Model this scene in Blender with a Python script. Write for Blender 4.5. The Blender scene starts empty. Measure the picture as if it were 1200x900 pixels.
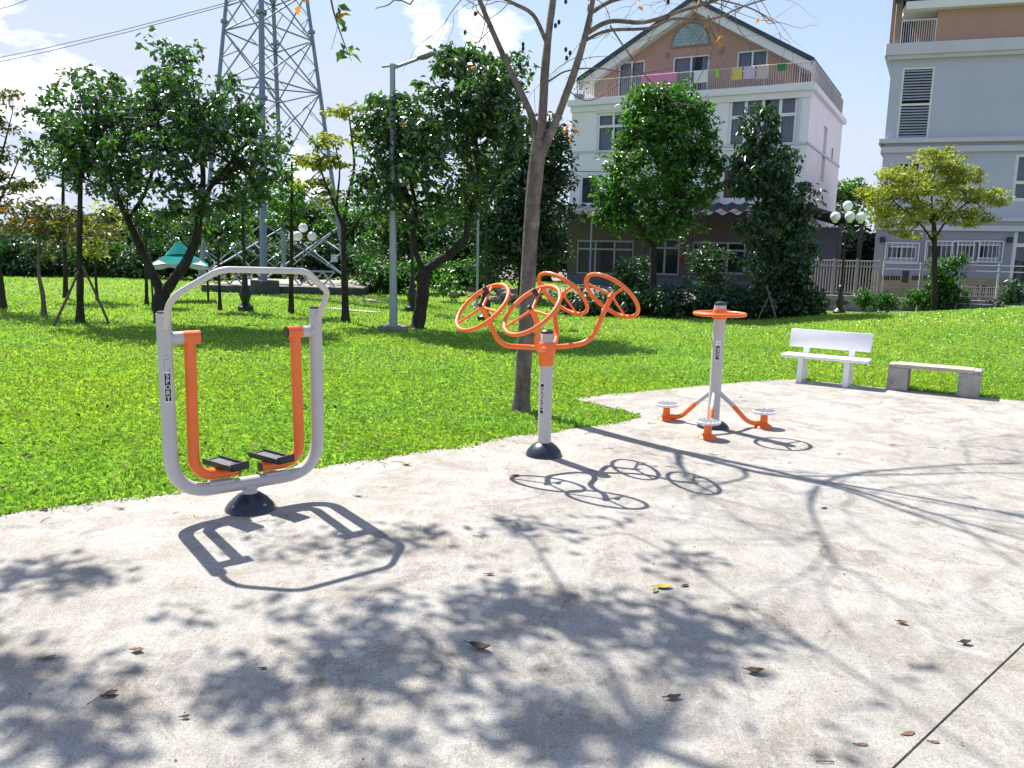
import bpy, bmesh, math, random
import numpy as np
from mathutils import Vector, Matrix, noise

rnd = random.Random(7)
rng = np.random.default_rng(7)
sc = bpy.context.scene
COL = sc.collection
R = math.radians

# ------------------------------------------------------------------ camera model
CF, CP, CR, CH = 950.0, R(9.5), R(1.2), 1.65
FW = Vector((0, math.cos(CP), -math.sin(CP)))
_r0 = Vector((1, 0, 0)); _u0 = Vector((0, math.sin(CP), math.cos(CP)))
RT = math.cos(CR) * _r0 + math.sin(CR) * _u0
UP = -math.sin(CR) * _r0 + math.cos(CR) * _u0
EYE = Vector((0, 0, CH))

def ray(px, py):
    return FW + RT * ((px - 600) / CF) + UP * ((450 - py) / CF)

def G(px, py, z=0.0):
    d = ray(px, py); t = (z - CH) / d.z
    return Vector((d.x * t, d.y * t, z))

def at(px, py, Y):
    d = ray(px, py); t = Y / d.y
    return EYE + d * t

def proj(p):
    q = Vector(p) - EYE; dz = q.dot(FW)
    return 600 + CF * q.dot(RT) / dz, 450 - CF * q.dot(UP) / dz, dz

cam = bpy.data.cameras.new('camera')
camo = bpy.data.objects.new('camera', cam); COL.objects.link(camo)
cam.sensor_fit = 'HORIZONTAL'; cam.sensor_width = 36; cam.lens = 36 * CF / 1200
cam.clip_end = 3000; cam.clip_start = 0.05
m3 = Matrix((RT, UP, -FW)).transposed()
camo.matrix_world = Matrix.Translation(EYE) @ m3.to_4x4()
sc.camera = camo

SAZ, SEL = R(36), R(54)
SUN = Vector((-math.sin(SAZ) * math.cos(SEL), math.cos(SAZ) * math.cos(SEL), math.sin(SEL)))

# ------------------------------------------------------------------ materials
MATS = {}
def nodes_of(name):
    m = bpy.data.materials.new(name); m.use_nodes = True
    nt = m.node_tree; b = nt.nodes['Principled BSDF']
    MATS[name] = m
    return m, nt, b

def N(nt, t, **kw):
    n = nt.nodes.new(t)
    for k, v in kw.items():
        if k.startswith('_'): setattr(n, k[1:], v)
        else: n.inputs[k].default_value = v
    return n

def ramp(nt, src, stops):
    r = nt.nodes.new('ShaderNodeValToRGB')
    el = r.color_ramp.elements
    while len(el) > 1: el.remove(el[0])
    el[0].position = stops[0][0]; el[0].color = (*stops[0][1], 1)
    for p, c in stops[1:]:
        e = el.new(p); e.color = (*c, 1)
    nt.links.new(src, r.inputs[0])
    return r.outputs[0]

def mixc(nt, a, b, f, mode='MIX'):
    m = nt.nodes.new('ShaderNodeMix'); m.data_type = 'RGBA'; m.blend_type = mode
    for sock, v in ((m.inputs[6], a), (m.inputs[7], b), (m.inputs[0], f)):
        if isinstance(v, (tuple, list)): sock.default_value = (*v, 1)
        elif isinstance(v, (int, float)): sock.default_value = v
        else: nt.links.new(v, sock)
    return m.outputs[2]

def tex(nt, scale, detail=4, rough=0.6, coord='Object', dist=0.0, stretch=None):
    tc = nt.nodes.new('ShaderNodeTexCoord'); src = tc.outputs[coord]
    if stretch:
        mp = nt.nodes.new('ShaderNodeMapping'); mp.inputs['Scale'].default_value = stretch
        nt.links.new(src, mp.inputs[0]); src = mp.outputs[0]
    n = N(nt, 'ShaderNodeTexNoise', Scale=scale, Detail=detail, Roughness=rough, Distortion=dist)
    nt.links.new(src, n.inputs['Vector'])
    return n.outputs['Fac']

def bump(nt, b, h, strength=0.3, dist=0.01, prev=None):
    n = N(nt, 'ShaderNodeBump', Strength=strength, Distance=dist)
    nt.links.new(h, n.inputs['Height'])
    if prev: nt.links.new(prev, n.inputs['Normal'])
    nt.links.new(n.outputs[0], b.inputs['Normal'])
    return n.outputs[0]

def mat(name, col, rough=0.6, var=0.15, scale=6, metal=0.0, bmp=0.0, bscale=40, spec=0.5, coat=0.0, dirt=None):
    if name in MATS: return MATS[name]
    m, nt, b = nodes_of(name)
    b.inputs['Roughness'].default_value = rough
    b.inputs['Metallic'].default_value = metal
    b.inputs['Specular IOR Level'].default_value = spec
    b.inputs['Coat Weight'].default_value = coat
    b.inputs['Coat Roughness'].default_value = 0.15
    f = tex(nt, scale, 6, 0.65)
    lo = tuple(c * (1 - var) for c in col); hi = tuple(min(1, c * (1 + var)) for c in col)
    c = ramp(nt, f, [(0.3, lo), (0.7, hi)])
    if dirt:
        f2 = tex(nt, dirt[1], 8, 0.7)
        d = ramp(nt, f2, [(dirt[2], (0, 0, 0)), (dirt[2] + 0.15, (1, 1, 1))])
        c = mixc(nt, c, dirt[0], d)
    nt.links.new(c, b.inputs['Base Color'])
    rr = N(nt, 'ShaderNodeMapRange'); rr.inputs['To Min'].default_value = max(0.02, rough - 0.08); rr.inputs['To Max'].default_value = min(1, rough + 0.1)
    nt.links.new(tex(nt, scale * 3, 5), rr.inputs['Value']); nt.links.new(rr.outputs[0], b.inputs['Roughness'])
    if bmp: bump(nt, b, tex(nt, bscale, 8, 0.7), bmp)
    return m

def leafmat(name, cols, trans, rough=0.5, tf=0.45, spec=0.4):
    """cols: list of (pos, colour) along the random-per-leaf ramp; trans: colour of the light let through."""
    if name in MATS: return MATS[name]
    m, nt, b = nodes_of(name)
    g = nt.nodes.new('ShaderNodeNewGeometry')
    c = ramp(nt, g.outputs['Random Per Island'], cols)
    nt.links.new(c, b.inputs['Base Color'])
    b.inputs['Roughness'].default_value = rough
    b.inputs['Specular IOR Level'].default_value = spec
    t = nt.nodes.new('ShaderNodeBsdfTranslucent')
    tc = mixc(nt, c, trans, 1.0, 'MULTIPLY')
    nt.links.new(tc, t.inputs[0])
    mx = nt.nodes.new('ShaderNodeMixShader'); mx.inputs[0].default_value = tf
    nt.links.new(b.outputs[0], mx.inputs[1]); nt.links.new(t.outputs[0], mx.inputs[2])
    nt.links.new(mx.outputs[0], nt.nodes['Material Output'].inputs['Surface'])
    return m

def barkmat(name, a, bcol, scale=8):
    m, nt, b = nodes_of(name)
    f = tex(nt, scale, 8, 0.7, stretch=(1, 1, 0.35))
    c = ramp(nt, f, [(0.32, a), (0.5, tuple((x + y) / 2 for x, y in zip(a, bcol))), (0.68, bcol)])
    f2 = tex(nt, scale * 0.35, 4, 0.6)
    c = mixc(nt, c, tuple(x * 1.5 for x in bcol), ramp(nt, f2, [(0.55, (0, 0, 0)), (0.7, (0.5, 0.5, 0.5))]))
    w = N(nt, 'ShaderNodeTexWave', Scale=3.1, Distortion=11.0, Detail=5.0)
    w.bands_direction = 'Z'
    tcn = nt.nodes.new('ShaderNodeTexCoord'); nt.links.new(tcn.outputs['Object'], w.inputs['Vector'])
    c = mixc(nt, c, a, ramp(nt, w.outputs['Fac'], [(0.0, (0.35, 0.35, 0.35)), (0.10, (0, 0, 0))]))
    nt.links.new(c, b.inputs['Base Color']); b.inputs['Roughness'].default_value = 0.9
    b.inputs['Specular IOR Level'].default_value = 0.2
    n1 = bump(nt, b, tex(nt, scale * 4, 8, 0.75, stretch=(1, 1, 0.4)), 0.6, 0.02)
    bump(nt, b, w.outputs['Fac'], 0.12, 0.01, n1)
    return m

M_GREY = mat('grey_powder_coat', (0.50, 0.485, 0.475), 0.42, 0.05, 7, coat=0.15, bmp=0.03, dirt=((0.33, 0.29, 0.25), 16, 0.66))
M_ORANGE = mat('orange_powder_coat', (0.87, 0.165, 0.024), 0.4, 0.08, 7, coat=0.2, bmp=0.04, dirt=((0.45, 0.10, 0.03), 18, 0.67))
M_BLACK = mat('black_rubber', (0.012, 0.015, 0.022), 0.42, 0.3, 12, bmp=0.08)
M_NAVY = mat('dark_base_paint', (0.014, 0.022, 0.04), 0.34, 0.25, 9, coat=0.2, dirt=((0.12, 0.11, 0.10), 14, 0.62))
M_PEDAL = mat('pedal_tread', (0.16, 0.165, 0.175), 0.6, 0.25, 30, bmp=0.4, bscale=60)
M_STICK = mat('sticker_black', (0.008, 0.008, 0.012), 0.35, 0.1)
M_WHITEP = mat('white_lettering', (0.8, 0.8, 0.78), 0.5, 0.03)
M_STEELW = mat('white_steel_tread', (0.72, 0.72, 0.74), 0.4, 0.05, 20)
M_STRIPE = mat('tread_stripe', (0.07, 0.08, 0.11), 0.5, 0.1)
M_BENCHW = mat('white_bench_paint', (0.86, 0.84, 0.86), 0.5, 0.05, 5, bmp=0.05, dirt=((0.45, 0.42, 0.38), 5, 0.68))
M_STONE = mat('grey_bench_concrete', (0.34, 0.32, 0.30), 0.9, 0.25, 9, bmp=0.5, bscale=60, dirt=((0.12, 0.11, 0.1), 12, 0.6))
M_STONETOP = mat('bench_slab_concrete', (0.42, 0.37, 0.29), 0.85, 0.2, 12, bmp=0.3, bscale=60)
M_GALV = mat('galvanised_steel', (0.32, 0.35, 0.39), 0.45, 0.12, 10, metal=0.55)
M_GALVD = mat('weathered_tower_steel', (0.20, 0.25, 0.33), 0.55, 0.15, 5, metal=0.3)
M_IRON = mat('black_cast_iron', (0.012, 0.013, 0.016), 0.4, 0.2, 10)
M_GLOBE = mat('white_globe_glass', (0.85, 0.84, 0.82), 0.22, 0.02)
M_WALLW = mat('white_render', (0.76, 0.75, 0.79), 0.85, 0.04, 0.8, bmp=0.05, dirt=((0.42, 0.42, 0.44), 1.6, 0.68))
M_WALLSIDE = mat('cream_render', (0.78, 0.73, 0.74), 0.85, 0.05, 0.8, dirt=((0.45, 0.42, 0.4), 1.2, 0.68))
M_BROWN = mat('pink_brown_render', (0.42, 0.255, 0.205), 0.85, 0.06, 1.2, bmp=0.08)
M_BROWNT = mat('taupe_render', (0.26, 0.185, 0.15), 0.85, 0.06, 1.2)
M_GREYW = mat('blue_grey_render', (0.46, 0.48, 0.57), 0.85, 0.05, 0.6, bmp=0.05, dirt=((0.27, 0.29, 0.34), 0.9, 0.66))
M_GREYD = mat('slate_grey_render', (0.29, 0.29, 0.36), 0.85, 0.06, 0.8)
M_TRIM = mat('white_trim', (0.72, 0.72, 0.74), 0.6, 0.04, 2)
M_TRIMG = mat('pale_grey_trim', (0.54, 0.54, 0.60), 0.7, 0.06, 1)
M_GROUNDF = mat('shade_darkened_render', (0.10, 0.082, 0.085), 0.85, 0.08, 1)  # base colour darkened to imitate the shade under the awning
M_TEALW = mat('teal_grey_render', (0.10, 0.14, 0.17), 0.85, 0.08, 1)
M_DARKIN = mat('dark_interior', (0.02, 0.02, 0.024), 0.9, 0.2)
M_CURT = mat('grey_curtain', (0.62, 0.64, 0.72), 0.9, 0.1, 3)
M_ORCURT = mat('orange_curtain', (0.5, 0.24, 0.06), 0.9, 0.1, 3)
M_AWN = mat('corrugated_awning', (0.07, 0.07, 0.08), 0.95, 0.25, 3, spec=0.1)
M_RED = mat('dark_red_paper', (0.22, 0.02, 0.015), 0.7, 0.1)
M_LOUVRE = mat('grey_louvre', (0.42, 0.45, 0.52), 0.6, 0.08)
M_BRICKY = None
M_WOODP = mat('stake_wood', (0.13, 0.10, 0.08), 0.9, 0.3, 10, bmp=0.3)
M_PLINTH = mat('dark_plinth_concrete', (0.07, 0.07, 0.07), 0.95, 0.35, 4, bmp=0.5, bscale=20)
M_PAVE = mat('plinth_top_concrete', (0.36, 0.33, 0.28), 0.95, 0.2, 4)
M_TENT = mat('teal_tent_fabric', (0.006, 0.24, 0.22), 0.9, 0.12, 3, spec=.1)
M_TENTW = mat('white_tent_fabric', (0.55, 0.6, 0.58), 0.7, 0.12, 3)
M_WIRE = mat('overhead_wire', (0.16, 0.17, 0.2), 0.6)
M_ROCK = mat('rubble_stone', (0.24, 0.21, 0.18), 0.95, 0.3, 6, bmp=0.6, bscale=15)
M_PALEW = mat('peeling_plaster', (0.26, 0.26, 0.25), 0.9, 0.25, 2, bmp=0.3, bscale=20, dirt=((0.05, 0.05, 0.045), 3, 0.5))

def glassmat():
    m, nt, b = nodes_of('window_glass')
    b.inputs['Base Color'].default_value = (0.02, 0.03, 0.045, 1)
    b.inputs['Roughness'].default_value = 0.06
    t = nt.nodes.new('ShaderNodeBsdfTransparent'); t.inputs[0].default_value = (0.85, 0.88, 0.95, 1)
    mx = nt.nodes.new('ShaderNodeMixShader'); mx.inputs[0].default_value = 0.55
    nt.links.new(b.outputs[0], mx.inputs[1]); nt.links.new(t.outputs[0], mx.inputs[2])
    nt.links.new(mx.outputs[0], nt.nodes['Material Output'].inputs['Surface'])
    return m
M_GLASS = glassmat()

def brickmat(name, c1, c2, mortar, sx, bw=0.4, bh=0.12):
    m, nt, b = nodes_of(name)
    tc = nt.nodes.new('ShaderNodeTexCoord')
    mp = nt.nodes.new('ShaderNodeMapping'); mp.inputs['Rotation'].default_value = (R(-90), 0, 0)
    nt.links.new(tc.outputs['Object'], mp.inputs[0])
    br = N(nt, 'ShaderNodeTexBrick', Scale=sx)
    br.inputs['Color1'].default_value = (*c1, 1); br.inputs['Color2'].default_value = (*c2, 1); br.inputs['Mortar'].default_value = (*mortar, 1)
    br.inputs['Brick Width'].default_value = bw; br.inputs['Row Height'].default_value = bh; br.inputs['Mortar Size'].default_value = 0.008
    nt.links.new(mp.outputs[0], br.inputs['Vector'])
    c = mixc(nt, br.outputs['Color'], tuple(x * 0.5 for x in c1), ramp(nt, tex(nt, 1.5, 6), [(0.5, (0, 0, 0)), (0.8, (0.6, 0.6, 0.6))]))
    nt.links.new(c, b.inputs['Base Color']); b.inputs['Roughness'].default_value = 0.9
    bump(nt, b, br.outputs['Fac'], -0.4, 0.01)
    return m
M_BRICKY = brickmat('yellow_brick', (0.40, 0.33, 0.21), (0.33, 0.28, 0.18), (0.22, 0.2, 0.17), 1.0)
M_SHINGLE = brickmat('pale_shingle', (0.34, 0.42, 0.48), (0.27, 0.35, 0.42), (0.15, 0.2, 0.25), 1.0, 0.3, 0.16)
M_TILE = mat('navy_roof_tile', (0.03, 0.04, 0.07), 0.45, 0.3, 2, bmp=0.3, bscale=8)

# ------------------------------------------------------------------ concrete
def concrete():
    m, nt, b = nodes_of('pale_concrete')
    big = tex(nt, 0.55, 6, 0.6, dist=0.5); mid = tex(nt, 3.1, 9, 0.72, dist=0.5); fine = tex(nt, 120, 3, 0.7)
    grain = tex(nt, 46, 6, 0.82); scr = tex(nt, 30, 6, 0.75, stretch=(1.0, 0.22, 1)); scr2 = tex(nt, 26, 5, 0.75, stretch=(0.25, 1.0, 1))
    c = ramp(nt, big, [(0.32, (0.340, 0.322, 0.285)), (0.5, (0.400, 0.385, 0.348)), (0.68, (0.450, 0.438, 0.408))])
    c = mixc(nt, c, (0.245, 0.20, 0.152), ramp(nt, mid, [(0.46, (0, 0, 0)), (0.60, (0.45, 0.45, 0.45)), (0.8, (0.75, 0.75, 0.75))]))
    st = tex(nt, 1.4, 10, 0.75, dist=1.4)
    c = mixc(nt, c, (0.16, 0.14, 0.12), ramp(nt, st, [(0.54, (0, 0, 0)), (0.60, (0.6, 0.6, 0.6)), (0.72, (0.15, 0.15, 0.15))]))
    c = mixc(nt, c, (0.47, 0.445, 0.405), ramp(nt, scr, [(0.52, (0, 0, 0)), (0.62, (0.6, 0.6, 0.6))]))
    c = mixc(nt, c, (0.45, 0.425, 0.385), ramp(nt, scr2, [(0.54, (0, 0, 0)), (0.64, (0.5, 0.5, 0.5))]))
    c = mixc(nt, c, (0.115, 0.10, 0.085), ramp(nt, grain, [(0.52, (0, 0, 0)), (0.64, (0.55, 0.55, 0.55)), (0.75, (0.8, 0.8, 0.8))]))
    c = mixc(nt, c, (0.17, 0.15, 0.13), ramp(nt, fine, [(0.50, (0, 0, 0)), (0.62, (0.45, 0.45, 0.45))]))
    c = mixc(nt, c, (0.56, 0.54, 0.50), ramp(nt, fine, [(0.34, (0.6, 0.6, 0.6)), (0.44, (0, 0, 0))]))
    pt = tex(nt, 2.2, 9, 0.7, dist=0.8)
    c = mixc(nt, c, (0.86, 0.84, 0.82), ramp(nt, pt, [(0.50, (0, 0, 0)), (0.60, (0.85, 0.85, 0.85)), (0.8, (1, 1, 1))]), 'MULTIPLY')
    wp = tex(nt, 1.9, 10, 0.78, dist=2.0)
    c = mixc(nt, c, (0.56, 0.545, 0.52), ramp(nt, wp, [(0.57, (0, 0, 0)), (0.66, (0.55, 0.55, 0.55))]))
    nt.links.new(c, b.inputs['Base Color'])
    b.inputs['Roughness'].default_value = 0.85; b.inputs['Specular IOR Level'].default_value = 0.3
    n1 = bump(nt, b, grain, 0.8, 0.008)
    n2 = bump(nt, b, scr, 0.6, 0.008, n1)
    bump(nt, b, fine, 0.5, 0.004, n2)
    return m
M_CONC = concrete()

def lawnmat():
    m, nt, b = nodes_of('lawn_soil')
    f = tex(nt, 14, 8, 0.8); g = tex(nt, 0.35, 4, 0.6); h = tex(nt, 2.5, 6, 0.7)
    c = ramp(nt, f, [(0.3, (0.06, 0.12, 0.014)), (0.5, (0.12, 0.24, 0.022)), (0.7, (0.20, 0.34, 0.04))])
    c2 = ramp(nt, f, [(0.3, (0.10, 0.15, 0.02)), (0.5, (0.20, 0.29, 0.03)), (0.7, (0.29, 0.38, 0.06))])
    c = mixc(nt, c, c2, ramp(nt, g, [(0.4, (0, 0, 0)), (0.65, (1, 1, 1))]))
    c = mixc(nt, c, (0.14, 0.11, 0.06), ramp(nt, h, [(0.62, (0, 0, 0)), (0.75, (0.5, 0.5, 0.5))]))
    nt.links.new(c, b.inputs['Base Color']); b.inputs['Roughness'].default_value = 0.9
    b.inputs['Specular IOR Level'].default_value = 0.1
    bump(nt, b, f, 0.9, 0.05)
    return m
M_LAWN = lawnmat()
M_BLADE = leafmat('grass_blade', [(0.0, (0.15, 0.32, 0.035)), (0.5, (0.25, 0.48, 0.055)), (0.86, (0.32, 0.55, 0.09)), (0.96, (0.40, 0.50, 0.17)), (1.0, (0.30, 0.24, 0.13))], (1.15, 1.15, 0.7), 0.36, 0.5, 0.9)
def patchy(m):
    # lawn tone drifts from lime to deeper green in broad patches, with small worn brown spots
    nt = m.node_tree; b = nt.nodes['Principled BSDF']; src = b.inputs['Base Color'].links[0].from_socket
    c = mixc(nt, src, (1.25, 1.05, 0.7), ramp(nt, tex(nt, 0.28, 4, 0.6), [(0.42, (0, 0, 0)), (0.62, (1, 1, 1))]), 'MULTIPLY')
    c = mixc(nt, c, (0.72, 0.78, 0.76), ramp(nt, tex(nt, 1.3, 6, 0.7), [(0.50, (0, 0, 0)), (0.68, (0.8, 0.8, 0.8))]), 'MULTIPLY')
    c = mixc(nt, c, (0.20, 0.15, 0.08), ramp(nt, tex(nt, 2.6, 7, 0.75), [(0.62, (0, 0, 0)), (0.70, (0.8, 0.8, 0.8))]))
    nt.links.new(c, b.inputs['Base Color'])
    for n in nt.nodes:
        if n.type == 'MIX' and n.blend_type == 'MULTIPLY' and n.outputs[2].links and n.outputs[2].links[0].to_node.type == 'BSDF_TRANSLUCENT': nt.links.new(c, n.inputs[6])
patchy(M_BLADE)

# ------------------------------------------------------------------ mesh builder
def tag(o, label=None, cat=None, group=None, kind=None):
    if label: o['label'] = label
    if cat: o['category'] = cat
    if group: o['group'] = group
    if kind: o['kind'] = kind
    return o

class MB:
    def __init__(s): s.v = []; s.f = []
    def add(s, v, f):
        n = len(s.v); s.v += [Vector(p) for p in v]; s.f += [tuple(i + n for i in q) for q in f]
    def box(s, a, b, bev=0.0, rot=None, pivot=None):
        x0, y0, z0 = (min(a[i], b[i]) for i in range(3)); x1, y1, z1 = (max(a[i], b[i]) for i in range(3))
        if bev <= 0:
            vs = [(x0,y0,z0),(x1,y0,z0),(x1,y1,z0),(x0,y1,z0),(x0,y0,z1),(x1,y0,z1),(x1,y1,z1),(x0,y1,z1)]
            fs = [(0,3,2,1),(4,5,6,7),(0,1,5,4),(1,2,6,5),(2,3,7,6),(3,0,4,7)]
        else:
            bm = bmesh.new(); bmesh.ops.create_cube(bm, size=1.0)
            for q in bm.verts: q.co = Vector(((x0+x1)/2 + q.co.x*(x1-x0), (y0+y1)/2 + q.co.y*(y1-y0), (z0+z1)/2 + q.co.z*(z1-z0)))
            bmesh.ops.bevel(bm, geom=bm.edges[:], offset=bev, segments=2, affect='EDGES', profile=0.6)
            bm.verts.index_update()
            vs = [q.co.copy() for q in bm.verts]; fs = [tuple(q.index for q in f.verts) for f in bm.faces]; bm.free()
        if rot is not None:
            pv = Vector(pivot) if pivot else Vector(((x0+x1)/2, (y0+y1)/2, (z0+z1)/2))
            vs = [pv + rot @ (Vector(q) - pv) for q in vs]
        s.add(vs, fs)
    def tube(s, pts, rad, seg=10, caps=True, rough=0.0):
        pts = [Vector(p) for p in pts]; n = len(pts)
        if not isinstance(rad, (list, tuple)): rad = [rad] * n
        t0 = (pts[1] - pts[0]).normalized()
        ref = Vector((0, 0, 1)) if abs(t0.z) < 0.9 else Vector((1, 0, 0))
        nrm = t0.cross(ref).normalized(); V = []; Fs = []
        for i, p in enumerate(pts):
            t = (pts[min(i+1, n-1)] - pts[max(i-1, 0)]).normalized()
            nrm = (nrm - t * nrm.dot(t)).normalized(); bi = t.cross(nrm)
            for k in range(seg):
                a = 2 * math.pi * k / seg
                rr = rad[i]
                if rough: rr *= 1 + rough * noise.noise(Vector((p.x * 3 + math.cos(a) * 1.3, p.y * 3 + math.sin(a) * 1.3, p.z * 4)))
                V.append(p + (nrm * math.cos(a) + bi * math.sin(a)) * rr)
        for i in range(n - 1):
            for k in range(seg):
                a, b = i * seg + k, i * seg + (k + 1) % seg
                Fs.append((a, b, b + seg, a + seg))
        if caps:
            Fs.append(tuple(reversed(range(seg)))); Fs.append(tuple((n-1) * seg + k for k in range(seg)))
        s.add(V, Fs)
    def lathe(s, prof, c=(0, 0, 0), seg=24, axis=None):
        """prof: list of (r, z)."""
        c = Vector(c); V = []; Fs = []
        q = Vector((0, 0, 1)).rotation_difference(Vector(axis)) if axis is not None else None
        for r_, z in prof:
            for k in range(seg):
                a = 2 * math.pi * k / seg; p = Vector((r_ * math.cos(a), r_ * math.sin(a), z))
                if q: p = q @ p
                V.append(c + p)
        n = len(prof)
        for i in range(n - 1):
            for k in range(seg):
                a, b = i * seg + k, i * seg + (k + 1) % seg
                Fs.append((a, b, b + seg, a + seg))
        Fs.append(tuple(reversed(range(seg)))); Fs.append(tuple((n-1) * seg + k for k in range(seg)))
        s.add(V, Fs)
    def torus(s, c, axis, Rr, r_, seg=40, sub=10):
        q = Vector((0, 0, 1)).rotation_difference(Vector(axis)); c = Vector(c); V = []; Fs = []
        for i in range(seg):
            a = 2 * math.pi * i / seg
            for k in range(sub):
                b = 2 * math.pi * k / sub
                V.append(c + q @ Vector(((Rr + r_ * math.cos(b)) * math.cos(a), (Rr + r_ * math.cos(b)) * math.sin(a), r_ * math.sin(b))))
        for i in range(seg):
            for k in range(sub):
                Fs.append((i*sub+k, ((i+1) % seg)*sub+k, ((i+1) % seg)*sub+(k+1) % sub, i*sub+(k+1) % sub))
        s.add(V, Fs)
    def ball(s, c, r_, seg=20, sq=(1, 1, 1)):
        prof = [(max(1e-4, math.sin(math.pi * i / (seg // 2))) * r_, -math.cos(math.pi * i / (seg // 2)) * r_) for i in range(seg // 2 + 1)]
        n0 = len(s.v); s.lathe(prof, (0, 0, 0), seg)
        for i in range(n0, len(s.v)):
            p = s.v[i]; s.v[i] = Vector((p.x * sq[0], p.y * sq[1], p.z * sq[2])) + Vector(c)
    def quad(s, a, b, c, d): s.add([a, b, c, d], [(0, 1, 2, 3)])
    def build(s, name, m, parent=None, smooth=True, angle=40, origin=None):
        me = bpy.data.meshes.new(name)
        o0 = Vector(origin) if origin is not None else None
        me.from_pydata([tuple(p - o0) if o0 else tuple(p) for p in s.v], [], s.f); me.validate(); me.update()
        if smooth: me.shade_smooth(); me.set_sharp_from_angle(angle=R(angle))
        me.materials.append(m)
        o = bpy.data.objects.new(name, me); COL.objects.link(o)
        if parent is not None: o.parent = parent
        elif o0: o.location = o0
        return o

def empty(name, loc, rz=0.0, label=None, cat=None, group=None):
    o = bpy.data.objects.new(name, None); COL.objects.link(o)
    o.location = loc; o.rotation_euler = (0, 0, rz); o.empty_display_size = 0.2
    return tag(o, label, cat, group)

def copy_tree(o, parent=None):
    c = o.copy(); COL.objects.link(c); c.parent = parent
    for ch in [x for x in COL.objects if x.parent == o]: copy_tree(ch, c)
    return c

def spline(P, n=6):
    """Catmull-Rom through the points."""
    P = [Vector(p) for p in P]; out = []
    Q = [2 * P[0] - P[1]] + P + [2 * P[-1] - P[-2]]
    for i in range(1, len(Q) - 2):
        a, b, c, d = Q[i-1], Q[i], Q[i+1], Q[i+2]
        for k in range(n):
            t = k / n
            out.append(0.5 * ((2*b) + (c-a)*t + (2*a-5*b+4*c-d)*t*t + (3*b-a-3*c+d)*t**3))
    out.append(P[-1]); return out

def filletpath(P, r_, n=6):
    """Straight runs with rounded corners, like bent pipe."""
    P = [Vector(p) for p in P]; out = [P[0]]
    rs = r_ if isinstance(r_, (list, tuple)) else [r_] * (len(P) - 2)
    for i in range(1, len(P) - 1):
        a, b, c = P[i-1], P[i], P[i+1]; rr = rs[i-1]
        u = (a - b); v = (c - b); d = min(rr, u.length * 0.48, v.length * 0.48)
        s_, e_ = b + u.normalized() * d, b + v.normalized() * d
        for k in range(n + 1):
            t = k / n; out.append((1-t)**2 * s_ + 2*t*(1-t) * b + t*t * e_)
    out.append(P[-1]); return out

def fastmesh(name, V, Fn, m, parent=None, smooth=False, loc=None):
    """V (n,3) float, Fn (k, 3 or 4) int."""
    me = bpy.data.meshes.new(name); k = Fn.shape[1]
    me.vertices.add(len(V)); me.vertices.foreach_set('co', V.astype(np.float32).ravel())
    me.loops.add(Fn.size); me.loops.foreach_set('vertex_index', Fn.astype(np.int32).ravel())
    me.polygons.add(len(Fn)); me.polygons.foreach_set('loop_start', (np.arange(len(Fn)) * k).astype(np.int32))
    me.update(calc_edges=True)
    me.materials.append(m)
    o = bpy.data.objects.new(name, me); COL.objects.link(o)
    if parent is not None: o.parent = parent
    if loc is not None: o.location = loc
    return o

def leafgeo(C, size, asp=0.5, upbias=0.6, droop=0.35, r_=rng):
    """Diamond leaves folded on the midrib; C (n,3) leaf base points."""
    n = len(C)
    size = np.asarray(size) * r_.uniform(0.65, 1.3, n)
    d = r_.normal(size=(n, 3)); d[:, 2] = d[:, 2] * 0.6 - droop; d /= np.linalg.norm(d, axis=1)[:, None]
    up = r_.normal(size=(n, 3)); up[:, 2] = np.abs(up[:, 2]) + upbias
    s_ = np.cross(d, up); s_ /= np.linalg.norm(s_, axis=1)[:, None] + 1e-9
    nn = np.cross(s_, d)
    L = size[:, None]; W = L * asp * 0.5; bend = nn * L * 0.12
    base = C; tip = C + d * L - bend
    lf = C + d * L * 0.45 + s_ * W + bend; rt = C + d * L * 0.45 - s_ * W + bend
    V = np.stack([base, lf, tip, rt], 1).reshape(-1, 3)
    i = np.arange(n)[:, None] * 4
    Fn = np.concatenate([i + [0, 2, 1], i + [0, 3, 2]], 0)
    return V, Fn

# ------------------------------------------------------------------ terrain
def sstep(t): t = min(1, max(0, t)); return t * t * (3 - 2 * t)
CREST = []
for px, py, Y in ((620, 384, 20.0), (740, 378, 20.0), (850, 377, 20.0), (960, 372, 19.5), (1100, 366, 19.0), (1200, 361, 18.5), (1400, 352, 18.0)):
    p = at(px, py, Y); CREST.append((p.x / p.y, p.z))
def crest(a):
    if a <= CREST[0][0]: return CREST[0][1] * sstep((a + 0.12) / (CREST[0][0] + 0.12))
    for (a0, z0), (a1, z1) in zip(CREST, CREST[1:]):
        if a <= a1: return z0 + (z1 - z0) * (a - a0) / (a1 - a0)
    return CREST[-1][1]
def hz(x, y):
    if y < 2: return 0.0
    a = x / y
    h = max(0.0, crest(a) - 0.05) * sstep((y - 9.0 - 0.05 * x) / 9.5) * (1 - sstep((y - 19.8) / 4.0))
    return h + 0.02 * noise.noise(Vector((x * 0.5, y * 0.5, 0))) * sstep((y - 10) / 4)

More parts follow.
